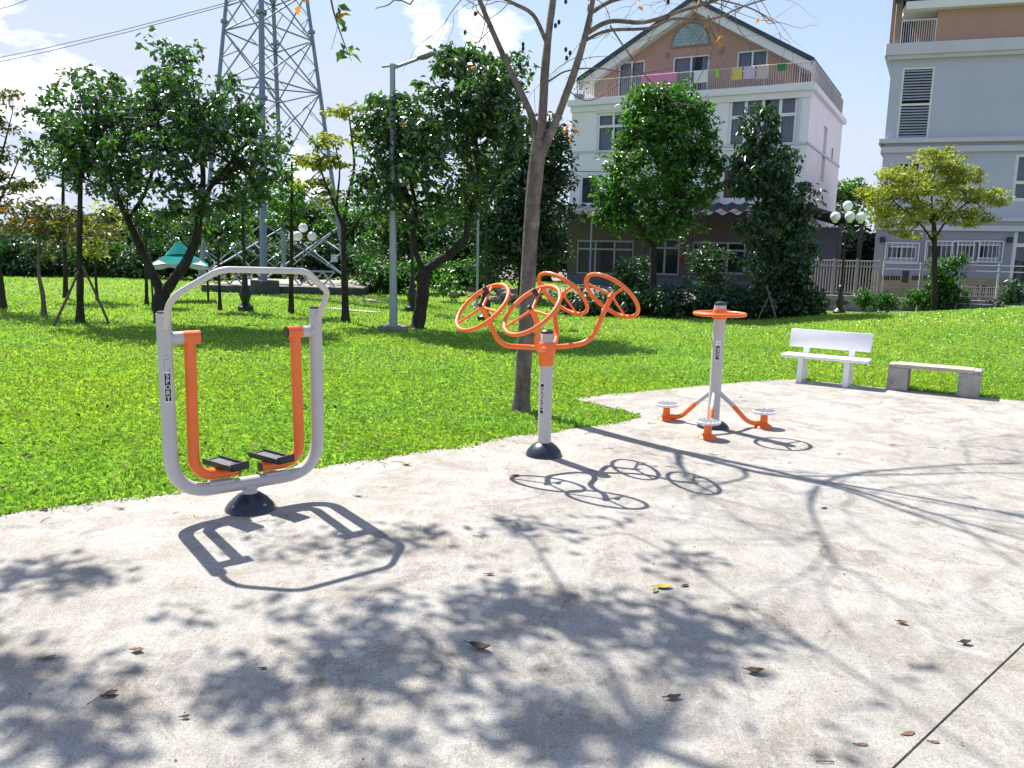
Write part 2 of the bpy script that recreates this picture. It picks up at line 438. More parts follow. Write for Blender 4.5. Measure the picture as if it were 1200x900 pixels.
EDGE = [(-9.0, 0.12), (-3.076, 4.69), (-2.32, 5.175), (-1.456, 5.88), (-0.557, 6.562), (0.01, 7.06), (0.82, 7.56), (1.16, 7.82), (1.325, 8.08), (1.20, 8.30), (0.95, 8.62), (0.674, 8.958),
        (1.10, 9.28), (1.637, 9.572), (2.5, 10.12), (3.396, 10.634), (3.75, 10.72), (4.056, 10.58), (4.756, 10.136), (6.035, 9.407), (7.95, 8.48)]
PADPOLY = EDGE + [(14, 5.5), (14, -6), (-9, -6)]
def inpoly(X, Y, poly):
    ins = np.zeros(len(X), bool); n = len(poly)
    for i in range(n):
        x0, y0 = poly[i]; x1, y1 = poly[(i + 1) % n]
        c = ((y0 > Y) != (y1 > Y)) & (X < (x1 - x0) * (Y - y0) / (y1 - y0 + 1e-12) + x0)
        ins ^= c
    return ins

def build_ground():
    b = MB(); b.quad((-1500, -1500, -0.06), (1500, -1500, -0.06), (1500, 1500, -0.06), (-1500, 1500, -0.06))
    tag(b.build('ground', mat('dusty_ground', (0.20, 0.18, 0.15), 0.95, 0.3, 0.3, bmp=0.3), smooth=False), kind='structure')
    xs = list(np.arange(-45, 30.01, 0.75)); ys = list(np.arange(0, 45.1, 0.6))
    V = []; Fs = []
    for y in ys:
        for x in xs: V.append((x, y, hz(x, y) - 0.012 - (0.06 if (x > 2.0 and y > 24.2) else 0)))
    w = len(xs)
    for j in range(len(ys) - 1):
        for i in range(w - 1):
            if xs[i] > 2.5 and ys[j] > 24.5: continue
            Fs.append((j*w+i, j*w+i+1, (j+1)*w+i+1, (j+1)*w+i))
    b = MB(); b.add(V, Fs)
    return tag(b.build('lawn', M_LAWN, angle=180), 'bright green lawn rising gently behind the pavement', kind='structure')
build_ground()

def slab(name, poly, z0, z1, m):
    n = len(poly); b = MB()
    V = [(x, y, z1) for x, y in poly] + [(x, y, z0) for x, y in poly]
    Fs = [tuple(range(n))] + [tuple(reversed(range(n, 2*n)))] + [(i + n, (i+1) % n + n, (i+1) % n, i) for i in range(n)]
    b.add(V, Fs); return b.build(name, m, smooth=False)
# the joint between two pours runs across the lower right
J0, J1 = (-8.0, -6.0), (7.95, 8.48)
ex, ey = J1[0]-J0[0], J1[1]-J0[1]; L_ = math.hypot(ex, ey); g = (ey / L_ * 0.009, -ex / L_ * 0.009)
A_ = list(reversed([(-9, -6)] + EDGE + [J0]))
tag(slab('pavement', A_, -0.12, 0.0, M_CONC), kind='structure')
tag(slab('pavement', [(J1[0]+g[0], J1[1]+g[1]), (J0[0]+g[0], J0[1]+g[1]), (14, -6), (14, 5.5)], -0.12, 0.0, M_CONC), kind='structure')

def build_grass():
    allV = []; allF = []; off = 0
    bands = [(3.3, 7.5, 5200, 0.046, 0.0062, 11), (7.5, 11.0, 2600, 0.044, 0.0085, 15), (11.0, 16.0, 900, 0.045, 0.013, 16), (16.0, 24.0, 300, 0.05, 0.021, 22), (24.0, 42.0, 60, 0.06, 0.035, 32)]
    for y0, y1, dens, h, w, half in bands:
        area = (y1 - y0) * 2 * half; n = int(area * dens)
        X = rng.uniform(-half, half, n); Y = rng.uniform(y0, y1, n)
        jx = 0.04 * np.sin(X * 7 + Y * 3) + 0.03 * np.sin(X * 23 - Y * 17) + rng.normal(0, 0.018, n); jy = 0.035 * np.cos(Y * 11 - X * 5) + 0.03 * np.sin(Y * 29 + X * 13) + rng.normal(0, 0.018, n)
        keep = (np.abs(X) < 0.72 * Y + 1.0) & ~inpoly(X + jx - 0.024, Y + jy + 0.032, PADPOLY)
        if y0 > 20: keep &= X < 3
        X, Y = X[keep], Y[keep]
        # clumpiness
        k = np.sin(X * 5.1 + np.sin(Y * 3.7) * 2) * np.sin(Y * 6.3 + np.sin(X * 4.1) * 2)
        keep = rng.uniform(0, 1, len(X)) < 0.72 + 0.28 * k
        X, Y = X[keep], Y[keep]; n = len(X)
        Z = np.array([hz(x, y) for x, y in zip(X, Y)]) - 0.012
        a = rng.uniform(0, 2 * math.pi, n); ln = rng.uniform(0.15, 1.15, n)
        H_ = h * rng.uniform(0.45, 1.25, n); W_ = w * rng.uniform(0.6, 1.3, n)
        dx, dy = np.cos(a), np.sin(a); fa = a + rng.uniform(1.0, 2.1, n); sx, sy = np.cos(fa), np.sin(fa)
        P = np.zeros((n, 4, 3))
        P[:, 0] = np.stack([X - sx*W_*.5, Y - sy*W_*.5, Z], 1); P[:, 1] = np.stack([X + sx*W_*.5, Y + sy*W_*.5, Z], 1)
        mx, my, mz = X + dx*ln*H_*.35, Y + dy*ln*H_*.35, Z + H_*.75
        P[:, 2] = np.stack([mx + sx*W_*.6, my + sy*W_*.6, mz], 1)
        P[:, 3] = np.stack([X + dx*ln*H_*1.1, Y + dy*ln*H_*1.1, Z + H_*(1.05 - .35*ln)], 1)
        i = np.arange(n)[:, None] * 4 + off
        allV.append(P.reshape(-1, 3)); allF.append(np.concatenate([i + [0, 1, 2], i + [0, 2, 3]], 0)); off += n * 4
    o = fastmesh('grass', np.concatenate(allV), np.concatenate(allF), M_BLADE)
    tag(o, 'short sunlit grass blades covering the lawn up to the pavement edge', 'grass', kind='stuff')
build_grass()

# ------------------------------------------------------------------ lettering
def text_mesh(txt, size, name, m, parent, loc, rot, extrude=0.0006):
    cu = bpy.data.curves.new('t', 'FONT'); cu.body = txt; cu.size = size; cu.align_x = 'CENTER'; cu.align_y = 'CENTER'; cu.extrude = extrude
    cu.space_line = 0.78; cu.offset = size * 0.008
    o = bpy.data.objects.new('t', cu); COL.objects.link(o)
    dg = bpy.context.evaluated_depsgraph_get(); me = bpy.data.meshes.new_from_object(o.evaluated_get(dg))
    bpy.data.objects.remove(o); me.materials.clear(); me.materials.append(m); me.name = name
    q = bpy.data.objects.new(name, me); COL.objects.link(q); q.parent = parent
    q.matrix_local = Matrix.Translation(Vector(loc)) @ rot.to_4x4()
    return q
def face_rot(d):
    """Rotation that turns text (+Z normal, +Y up) to face horizontal direction d."""
    z = Vector(d).normalized(); y = Vector((0, 0, 1)); x = y.cross(z)
    return Matrix((x, y, z)).transposed()

# ------------------------------------------------------------------ air walker
def air_walker():
    th = R(39); base = G(288, 597) + Vector((math.cos(th), math.sin(th), 0)) * 0.03
    t = empty('air_walker', base, th, 'grey air walker machine with orange swing arms and SPORT sticker on its post', 'exercise machine')
    # local axes: x along the frame, -y towards the photographer
    b = MB(); b.lathe([(0.0001, 0.108), (0.055, 0.106), (0.07, 0.098), (0.105, 0.07), (0.14, 0.033), (0.155, 0.007), (0.155, 0.0)][::-1], seg=32); b.build('base_cover', M_NAVY, t)
    b = MB(); b.lathe([(0.05, 0.10), (0.045, 0.12), (0.048, 0.16)], seg=24); b.build('neck', M_GREY, t)
    W = 0.465
    b = MB(); b.tube(filletpath([(-W, 0, 1.245), (-W, 0, 0.172), (W, 0, 0.172), (W, 0, 1.245)], 0.24, 10), 0.041, 20); fr = b.build('frame', M_GREY, t)
    for s in (-1, 1):
        b = MB(); b.lathe([(0.0365, 0), (0.0365, 0.006), (0.032, 0.011), (0.0001, 0.0125)], (s * W, 0, 1.245), 20); b.build('post_cap', M_BLACK if s < 0 else M_NAVY, fr)
        b = MB(); b.box((s*0.10, -0.030, 0.198), (s*0.25, 0.030, 0.2165), 0.004); b.build('tread_plate', M_GREY, fr)
    b = MB()
    P = [(-W, -0.03, 1.16), (-W + 0.0, -0.12, 1.335), (-0.22, -0.25, 1.50), (0.29, -0.25, 1.49), (W + 0.03, -0.12, 1.355), (W, -0.03, 1.17)]
    b.tube(filletpath(P, [0.10, 0.06, 0.05, 0.035], 8), 0.019, 14); b.build('handrail', mat('cream_handrail_paint', (0.56, 0.53, 0.48), 0.4, 0.04), t)
    for s in (-1, 1):
        b = MB(); b.tube([(s * W, 0, 1.10), (s * 0.365, 0, 1.10)], 0.037, 20); b.build('bearing_housing', M_GREY, t)
        a = MB()
        a.tube([(s * 0.365, 0, 1.10), (s * 0.27, 0, 1.10)], 0.040, 20)
        sw = 0.0
        pth = filletpath([(s * 0.325, 0, 1.09), (s * 0.335, sw, 0.262), (s * 0.075, sw, 0.262)], 0.14, 10)
        a.tube(pth, 0.0335, 18); arm = a.build('swing_arm', M_ORANGE, t)
        c = MB(); c.tube([(s * 0.271, 0, 1.10), (s * 0.262, 0, 1.10)], 0.036, 18); c.build('end_cap', M_BLACK, arm)
        c = MB(); c.tube([(s * 0.077, sw, 0.262), (s * 0.064, sw, 0.262)], 0.032, 18); c.build('end_cap', M_BLACK, arm)
        p = MB(); cx = s * 0.145
        y0, y1 = sw - 0.152, sw + 0.152
        RZ = Matrix.Rotation(R(15), 3, 'Z')
        p.box((cx - 0.062, y0, 0.336), (cx + 0.062, y1, 0.352), 0.006)
        p.box((cx - 0.062, y0, 0.338), (cx - 0.050, y1, 0.372), 0.004); p.box((cx + 0.050, y0, 0.338), (cx + 0.062, y1, 0.372), 0.004)
        p.box((cx - 0.062, y0, 0.338), (cx + 0.062, y0 + 0.014, 0.385), 0.004); p.box((cx - 0.040, y1 - 0.014, 0.338), (cx + 0.040, y1 + 0.01, 0.36), 0.004)
        p.box((cx - 0.03, sw - 0.05, 0.322), (cx + 0.03, sw + 0.05, 0.338), 0.003)
        p.v = [RZ @ (v_ - Vector((cx, sw, 0))) + Vector((cx, sw, -.038)) for v_ in p.v]; ped = p.build('pedal', M_BLACK, t)
        q = MB()
        for k in range(9):
            yy = y0 + 0.03 + k * 0.028
            q.box((cx - 0.044, yy, 0.352), (cx + 0.044, yy + 0.02, 0.358), 0.002)
        q.v = [RZ @ (v_ - Vector((cx, sw, 0))) + Vector((cx, sw, -.038)) for v_ in q.v]; q.build('tread', M_PEDAL, ped)
    for k in range(4):
        a = R(20 + 90 * k); b = MB(); b.lathe([(.011, 0), (.011, .008), (.006, .012)], (.13 * math.cos(a), .13 * math.sin(a), .043), 6); b.build('bolt', M_GALV, t)
    for s in (-1, 1):
        b = MB(); b.torus((s * .425, 0, 1.10), (1, 0, 0), .037, .005, 24, 6); b.build('weld_bead', M_GREY, t)
    b = MB(); b.torus((0, 0, .137), (0, 0, 1), .047, .006, 24, 6); b.build('weld_bead', M_GREY, t)
    # sticker plate, wrapped on the left post, facing the camera
    fl = Vector((base.x, base.y, 0)) * -1; ang = math.atan2(fl.y, fl.x) - th + R(12)
    def patch(z0, z1, half, m, name, rr=0.0418):
        s_ = MB(); V = []; Fs = []
        for i in range(7):
            a = ang - half + 2 * half * i / 6
            for z in (z0, z1): V.append((-W + rr * math.cos(a), rr * math.sin(a), z))
        for i in range(6): Fs.append((i*2, i*2+2, i*2+3, i*2+1))
        s_.add(V, Fs); return s_.build(name, m, fr)
    patch(0.735, 0.912, R(26), M_WHITEP, 'sticker', 0.0414)
    patch(0.742, 0.905, R(22), M_STICK, 'sticker', 0.0420)
    d = Vector((math.cos(ang), math.sin(ang), 0))
    for i, ch in enumerate('SPORT'):
        text_mesh(ch, 0.037, 'lettering', M_WHITEP, fr, Vector((-W, 0, 0.890 - i * 0.0335)) + d * 0.0425, face_rot(d))
    # ghost of the peeled upper part of the sticker
    for (z0, z1, a0, a1) in ((0.985, 0.990, -22, 20), (1.005, 1.010, -16, 20), (0.955, 0.978, -24, -17), (0.915, 0.93, 12, 24), (0.925, 0.95, -24, -21)):
        s_ = MB(); V = []
        for a in (a0, (a0 + a1) / 2, a1):
            for z in (z0, z1): V.append((-W + 0.0416 * math.cos(ang + R(a)), 0.0416 * math.sin(ang + R(a)), z))
        s_.add(V, [(0, 2, 3, 1), (2, 4, 5, 3)]); s_.build('sticker_remnant', mat('sticker_residue', (0.3, 0.3, 0.31), 0.7), fr)
    return t
air_walker()

# ------------------------------------------------------------------ arm wheel machine
def wheel_machine():
    base = Vector((0.27, 6.40, 0))
    t = empty('arm_wheel_machine', base, 0, 'exercise machine with four orange hand wheels on a grey post', 'exercise machine')
    b = MB(); b.lathe([(0.148, 0), (0.148, 0.008), (0.135, 0.04), (0.10, 0.08), (0.068, 0.102), (0.055, 0.108), (0.0001, 0.11)], seg=36); b.build('base_cover', M_NAVY, t)
    b = MB(); b.lathe([(0.054, 0.1), (0.054, 0.84)], seg=28); b.build('post', M_GREY, t)
    b = MB(); b.lathe([(0.057, 0.735), (0.060, 0.74), (0.062, 0.80), (0.072, 0.85), (0.074, 0.905), (0.066, 0.92), (0.0001, 0.921)], seg=28); hub = b.build('hub', M_ORANGE, t)
    b = MB(); b.lathe([(0.05, 0.90), (0.05, 0.99), (0.047, 0.995), (0.0001, 0.996)], seg=24); b.build('post_top', M_GREY, t)
    b = MB(); b.lathe([(0.05, 0.992), (0.049, 1.01), (0.035, 1.022), (0.0001, 1.026)], seg=24); b.build('post_cap', M_BLACK, t)
    e = Vector((0.80, 0.60, 0)); up = Vector((0, 0, 1))
    W4 = [((-0.242, 6.289, 1.195), -1), ((0.134, 5.954, 1.205), -1), ((0.406, 6.779, 1.285), 1), ((0.775, 6.448, 1.295), 1)]
    for i, (c, s) in enumerate(W4):
        c = Vector(c) - base; nrm = (e * s * 0.70 + up * 0.71).normalized()
        side = Vector((0.6, -0.8, 0)); sd = 1 if (i % 2) else -1
        h0 = Vector((0, 0, 0.875 if s < 0 else 0.885)) + e * s * 0.03
        a = MB()
        if s < 0:
            P = [h0 + side * sd * -0.03, h0 + side * sd * 0.10 + e * s * 0.06, Vector((c.x, c.y, 0)) * 0.72 + up * 0.895, c - nrm * 0.10 - up * 0.05, c - nrm * 0.005]
        else:
            P = [h0, h0 + e * s * 0.09 + side * sd * 0.06, Vector((c.x, c.y, 0)) * 0.70 + up * 0.925, c - nrm * 0.12 - up * 0.05, c - nrm * 0.005]
        a.tube(filletpath(P, [0.08, 0.12, 0.08], 7), 0.0205, 14); arm = a.build('arm', M_ORANGE, t)
        w = MB(); Rw = 0.243; w.torus(c, nrm, Rw, 0.0165, 56, 12)
        q = Vector((0, 0, 1)).rotation_difference(nrm); a0 = (R(180), R(180), R(-80), R(-80))[i]
        for k in range(3):
            aa = a0 + k * 2 * math.pi / 3; dd = q @ Vector((math.cos(aa), math.sin(aa), 0)); w.tube([c + dd * 0.01, c + dd * Rw], 0.0105, 10)
        w.lathe([(0.026, -0.03), (0.026, 0.016), (0.02, 0.02)], c, 16, nrm)
        wh = w.build('wheel', M_ORANGE, t)
        k_ = MB(); k_.lathe([(0.017, 0.018), (0.017, 0.040), (0.012, 0.046)], c, 14, nrm); k_.build('hub_cap', M_BLACK, wh)
        aa = a0 + 2 * math.pi / 3 * (2 if s < 0 else 1); dd = q @ Vector((math.cos(aa), math.sin(aa), 0)); kc = c + dd * 0.155
        k_ = MB(); k_.lathe([(0.013, 0.005), (0.018, 0.02), (0.019, 0.062), (0.012, 0.072)], kc, 14, nrm); k_.build('grip_knob', M_BLACK, wh)
    # label on the post
    f = -Vector((base.x, base.y, 0)).normalized(); a0 = math.atan2(f.y, f.x) - R(30)
    def patch(z0, z1, half, m, rr, name='label_plate'):
        s_ = MB(); V = []
        for i in range(6):
            a = a0 - half + 2 * half * i / 5
            for z in (z0, z1): V.append((rr * math.cos(a), rr * math.sin(a), z))
        s_.add(V, [(i*2, i*2+2, i*2+3, i*2+1) for i in range(5)]); s_.build(name, m, t)
    patch(0.347, 0.598, R(18), M_WHITEP, 0.0544); patch(0.352, 0.593, R(15), M_STICK, 0.0549)
    d = Vector((math.cos(a0), math.sin(a0), 0))
    rot = face_rot(d) @ Matrix.Rotation(R(-90), 3, 'Z')
    text_mesh('VIFASPORT', 0.040, 'lettering', M_WHITEP, t, d * 0.0556 + Vector((0, 0, 0.472)), rot)
wheel_machine()

# ------------------------------------------------------------------ waist twister
def twister():
    base = Vector((1.932, 7.60, 0))
    t = empty('waist_twister', base, 0, 'three person waist twister with orange ring handle and low round foot plates', 'exercise machine')
    b = MB(); b.lathe([(0.15, 0), (0.15, 0.01), (0.135, 0.03), (0.10, 0.055), (0.06, 0.07), (0.0001, 0.071)], seg=30); b.build('base_cover', M_NAVY, t)
    b = MB(); b.lathe([(0.056, 0.05), (0.056, 1.165)], seg=28); b.build('post', M_GREY, t)
    b = MB(); b.lathe([(0.054, 1.165), (0.056, 1.175), (0.05, 1.19), (0.03, 1.20), (0.0001, 1.203)], seg=24); b.build('post_cap', M_NAVY, t)
    b = MB(); b.lathe([(0.066, 1.04), (0.069, 1.05), (0.069, 1.10), (0.064, 1.13), (0.058, 1.132)], seg=28)
    b.torus((0, 0, 1.085), (0, 0, 1), 0.232, 0.0165, 60, 12)
    for k in range(3):
        a = R(150 + 120 * k); b.tube([(0.05 * math.cos(a), 0.05 * math.sin(a), 1.08), (0.23 * math.cos(a), 0.23 * math.sin(a), 1.085)], 0.012, 10)
    b.build('ring_handle', M_ORANGE, t)
    for adeg in (141, 5, 251):
        d = Vector((math.cos(R(adeg)), math.sin(R(adeg)), 0)); Z = Vector((0, 0, 1))
        b = MB(); b.tube([d * 0.045 + Z * 0.335, d * 0.20 + Z * 0.20], 0.0215, 14); arm = b.build('support_arm', M_GREY, t)
        b = MB(); b.tube(filletpath([d * 0.185 + Z * 0.213, d * 0.345 + Z * 0.045, d * 0.52 + Z * 0.035], 0.07, 8), 0.0225, 14); b.build('lower_tube', M_ORANGE, arm)
        c = d * 0.50
        b = MB(); b.lathe([(0.092, 0.0), (0.092, 0.008), (0.05, 0.035), (0.036, 0.05), (0.034, 0.115), (0.05, 0.13), (0.075, 0.138)], c, 26); ped = b.build('pedestal', M_ORANGE, t)
        b = MB(); b.lathe([(0.108, 0.139), (0.112, 0.144), (0.112, 0.158), (0.108, 0.162)], c, 32); fp = b.build('foot_plate', M_STEELW, t)
        b = MB()
        for k in range(6):
            u = -0.085 + k * 0.034; hw = math.sqrt(max(0.0, 0.103 ** 2 - (u + 0.0085) ** 2)) * 0.95
            rot = Matrix.Rotation(R(28), 3, 'Z')
            b.box((c.x + u, c.y - hw, 0.1622), (c.x + u + 0.015, c.y + hw, 0.1655), 0, rot, (c.x, c.y, 0.163))
        b.build('tread', M_STRIPE, fp)
    f = -Vector((base.x, base.y, 0)).normalized(); a0 = math.atan2(f.y, f.x) + R(2)
    def patch(z0, z1, half, m, rr):
        s_ = MB(); V = []
        for i in range(6):
            a = a0 - half + 2 * half * i / 5
            for z in (z0, z1): V.append((rr * math.cos(a), rr * math.sin(a), z))
        s_.add(V, [(i*2, i*2+2, i*2+3, i*2+1) for i in range(5)]); s_.build('label_plate', m, t)
    patch(0.655, 0.835, R(22), M_WHITEP, 0.0564); patch(0.660, 0.790, R(18), M_STICK, 0.0569)
    d = Vector((math.cos(a0), math.sin(a0), 0))
    text_mesh('SPORT', 0.033, 'lettering', M_WHITEP, t, d * 0.0576 + Vector((0, 0, 0.725)), face_rot(d) @ Matrix.Rotation(R(-90), 3, 'Z'))
    text_mesh('V', 0.03, 'lettering', M_STICK, t, d * 0.0576 + Vector((0, 0, 0.812)), face_rot(d) @ Matrix.Rotation(R(-90), 3, 'Z'))
twister()

# ------------------------------------------------------------------ benches
def white_bench():
    th = R(-33); org = G(965.5, 449.0)
    t = empty('garden_bench', org, th, 'white painted bench with a plain backrest at the lawn edge', 'bench')
    # x along, +y back
    for s in (-1, 1):
        x = s * 0.285
        b = MB(); w = 0.032
        for (y0, z0, y1, z1, hw, dd) in ((-0.13, 0.0, -0.10, 0.315, w, 0.034), (0.16, 0.0, 0.06, 0.315, w, 0.034)):
            V = []
            for (yy, zz) in ((y0, z0), (y1, z1)):
                for sx, sy in ((-1, -1), (1, -1), (1, 1), (-1, 1)): V.append((x + sx * hw, yy + sy * dd, zz))
            b.add(V, [(0,3,2,1),(4,5,6,7),(0,1,5,4),(1,2,6,5),(2,3,7,6),(3,0,4,7)])
        b.box((x - w, -0.16, 0.29), (x + w, 0.16, 0.318), 0.004)
        b.build('leg', M_BENCHW, t, smooth=False)
        b = MB(); V = []
        for (yy, zz, h2) in ((0.12, 0.30, 0.024), (0.20, 0.62, 0.018)):
            for sx, sy in ((-1, -1), (1, -1), (1, 1), (-1, 1)): V.append((x + sx * 0.036, yy + sy * h2, zz))
        b.add(V, [(0,3,2,1),(4,5,6,7),(0,1,5,4),(1,2,6,5),(2,3,7,6),(3,0,4,7)]); b.build('back_support', M_BENCHW, t, smooth=False)
    b = MB(); b.box((-0.535, -0.19, 0.319), (0.535, 0.135, 0.358), 0.012); b.build('seat', M_BENCHW, t)
    b = MB(); rot = Matrix.Rotation(R(-13), 3, 'X'); b.box((-0.51, 0.125, 0.435), (0.51, 0.16, 0.675), 0.012, rot, (0, 0.14, 0.45)); b.build('backrest', M_BENCHW, t)
white_bench()
def stone_bench():
    a, c = G(1042, 456.5), G(1143, 466.5); d = (c - a); th = math.atan2(d.y, d.x); L = d.length
    t = empty('stone_bench', (a + c) / 2, th, 'low grey concrete block bench with a slab seat beside the white bench', 'bench')
    h = L / 2 + 0.035
    for s in (-1, 1):
        b = MB(); x0, x1 = (s * h, s * (h - 0.235)); b.box((min(x0, x1), -0.03, 0), (max(x0, x1), 0.30, 0.285), 0.012)
        if s < 0: b.box((min(x0, x1), -0.03, 0.283), (-h + 0.08, 0.30, 0.325), 0.01)
        else: b.box((h - 0.08, -0.03, 0.283), (max(x0, x1), 0.30, 0.325), 0.01)
        b.build('block', M_STONE, t)
    b = MB(); b.box((-h + 0.081, -0.028, 0.287), (h - 0.081, 0.298, 0.332), 0.006); b.build('seat', M_STONETOP, t)
stone_bench()

# ------------------------------------------------------------------ trees
BARK_D = barkmat('dark_bark', (0.020, 0.017, 0.016), (0.065, 0.055, 0.050))
BARK_G = barkmat('grey_brown_bark', (0.075, 0.062, 0.055), (0.24, 0.205, 0.185), 13)
LM_DARK = leafmat('glossy_dark_leaf', [(0, (0.032, 0.056, 0.034)), (0.55, (0.050, 0.092, 0.048)), (0.9, (0.09, 0.17, 0.05)), (0.985, (0.13, 0.22, 0.04)), (1, (0.26, 0.10, 0.03))], (1.2, 2.0, 0.5), 0.30, 0.30, 0.9)
LM_MID = leafmat('mid_green_leaf', [(0, (0.032, 0.085, 0.024)), (0.6, (0.06, 0.15, 0.032)), (1, (0.13, 0.27, 0.04))], (1.4, 1.9, 0.5), 0.4, 0.32, 0.6)
LM_DEEP = leafmat('deep_green_leaf', [(0, (0.02, 0.046, 0.024)), (0.6, (0.035, 0.075, 0.034)), (1, (0.07, 0.13, 0.055))], (1.1, 1.7, 0.6), 0.38, 0.25, 0.6)
LM_YEL = leafmat('yellow_green_leaf', [(0, (0.14, 0.20, 0.03)), (0.5, (0.30, 0.35, 0.055)), (1, (0.48, 0.48, 0.10))], (1.2, 1.25, 0.6), 0.45, 0.45, 0.5)
LM_OLIVE = leafmat('olive_leaf', [(0, (0.06, 0.085, 0.03)), (0.6, (0.10, 0.12, 0.045)), (0.92, (0.18, 0.16, 0.06)), (1, (0.4, 0.14, 0.03))], (1.3, 1.3, 0.6), 0.55, 0.35)
LM_FAR = leafmat('far_green_leaf', [(0, (0.045, 0.085, 0.035)), (0.6, (0.075, 0.13, 0.05)), (1, (0.14, 0.21, 0.07))], (1.2, 1.6, 0.6), 0.6, 0.35)
LM_BUSH = leafmat('bush_leaf', [(0, (0.022, 0.07, 0.018)), (0.6, (0.045, 0.13, 0.028)), (1, (0.09, 0.2, 0.04))], (1.2, 1.7, 0.5), 0.45, 0.35)
LM_ORANGE = leafmat('withered_leaf', [(0, (0.3, 0.12, 0.03)), (0.5, (0.5, 0.2, 0.04)), (1, (0.45, 0.32, 0.06))], (1.2, 1.1, 0.6), 0.6, 0.4)

def crown_points(clumps, per, flat, r_=rng):
    """clumps: list (centre, radius). Returns leaf base points."""
    out = []
    for c, rad in clumps:
        n = max(3, int(per * r_.uniform(0.6, 1.4)))
        d = r_.normal(size=(n, 3)); d /= np.linalg.norm(d, axis=1)[:, None] + 1e-9
        q = d * (r_.uniform(0.15, 1.0, n) ** 0.45)[:, None] * rad
        q[:, 2] *= flat
        out.append(q + np.array(c))
    return np.concatenate(out)

def tree(name, label, base, paths, blobs, nclump, per, leaf, lm, bark, crad=(0.18, 0.4), flat=0.75, Y=None, group=None, cat='tree', asp=0.5, limbs=0.5, depth=0.9, droop=0.35, seed=1, extra=None, seg=10, twig=0.012, crown='crown', basez=None, rough=0.25):
    r_ = np.random.default_rng(seed); pr = random.Random(seed)
    if basez is None: basez = 0
    B = Vector(base) if len(base) == 3 else G(base[0], base[1])
    Yp = Y or B.y
    root = empty(name, B, 0, label, cat, group)
    tb = MB(); nodes = []
    for pts, r0, r1 in paths:
        P = []
        for q in pts:
            P.append(at(q[0], q[1], Yp + (q[2] if len(q) > 2 else 0)))
        if P[0].z < 0.4 and len(P) > 1: P[0].z = B.z - 0.05
        S = spline(P, 5); n = len(S)
        rr = [r0 + (r1 - r0) * (i / (n - 1)) for i in range(n)]
        if P[0].z < 0.3:
            rr[0] *= 1.45; rr[1] *= 1.15
        tb.tube(S, rr, seg, rough=rough)
        nodes += [(S[i], rr[i]) for i in range(n // 3, n)]
    clumps = []
    tot = sum(b_[4] for b_ in blobs) or 1
    for (px, py, rx, ry, w) in [b_[:5] for b_ in blobs]:
        k = max(1, int(nclump * w / tot)); 
        for _ in range(k):
            d = Vector(r_.normal(size=3)).normalized() * (r_.uniform(0.05, 1) ** 0.42)
            yy = Yp + d.y * rx * Yp / CF * depth
            c = at(px + d.x * rx, py - d.z * ry, yy)
            c.z = max(c.z, 0.15)
            clumps.append((c, r_.uniform(*crad)))
    for c, rad in clumps:
        if pr.random() < limbs and nodes:
            best = min(nodes, key=lambda q: (q[0] - c).length + 0.35 * max(0, q[0].z - c.z))
            a = best[0]; mid = (a + c) / 2 + Vector((pr.uniform(-.1, .1), pr.uniform(-.1, .1), pr.uniform(-.02, .16))) * (c - a).length
            S = spline([a, mid, c], 4); r0 = min(best[1] * 0.6, twig * 1.0 + 0.012 * (c - a).length)
            tb.tube(S, [r0 + (0.004 - r0) * i / (len(S) - 1) for i in range(len(S))], 5, caps=False)
    if tb.v: tb.build('trunk', bark, root, origin=B)
    C = crown_points(clumps, per, flat, r_) - np.array(B)
    V, Fn = leafgeo(C, np.full(len(C), leaf), asp, 0.6, droop, r_)
    fastmesh(crown, V, Fn, lm, root)
    if extra:
        C = crown_points([cc for cc in clumps if pr.random() < extra[1]], extra[2], flat, r_) - np.array(B)
        V, Fn = leafgeo(C, np.full(len(C), leaf), asp, 0.6, droop, r_); fastmesh('withered_leaves', V, Fn, extra[0], root)
    return root

# big forked tree left
tree('broadleaf_tree', 'broad dark tree forking low behind the air walker', (190, 378), [
    ([(190, 379), (188, 362), (189, 348), (191, 338)], 0.16, 0.15),
    ([(189, 345), (178, 318), (164, 290), (152, 262), (140, 235, .2), (125, 200, .4), (110, 165, .5)], 0.10, 0.03),
    ([(191, 345), (206, 325), (222, 300), (231, 272), (235, 245), (238, 215), (236, 180), (230, 140)], 0.115, 0.03),
    ([(234, 240), (250, 215), (275, 185, -.4), (295, 160, -.5)], 0.055, 0.02), ([(233, 232), (215, 205), (195, 175, -.5), (180, 130, -.6)], 0.055, 0.02),
    ([(150, 258), (170, 225, .5), (180, 190, .7), (175, 150, .6)], 0.05, 0.02), ([(140, 235), (110, 215), (80, 200)], 0.035, 0.015)],
    [(215, 125, 80, 62, 4.5), (105, 130, 62, 55, 2.2), (170, 170, 90, 55, 3), (275, 165, 66, 50, 2.4), (300, 205, 50, 32, 1), (75, 170, 45, 35, 0.9), (200, 65, 32, 22, 0.45), (130, 205, 60, 40, 1.3), (245, 225, 70, 28, 1.1), (190, 240, 90, 26, .7), (60, 120, 30, 25, .4)],
    400, 30, 0.145, LM_DARK, BARK_D, (0.10, 0.34), asp=0.52, depth=1.3, seed=3, extra=(LM_ORANGE, 0.03, 1), limbs=0.6)
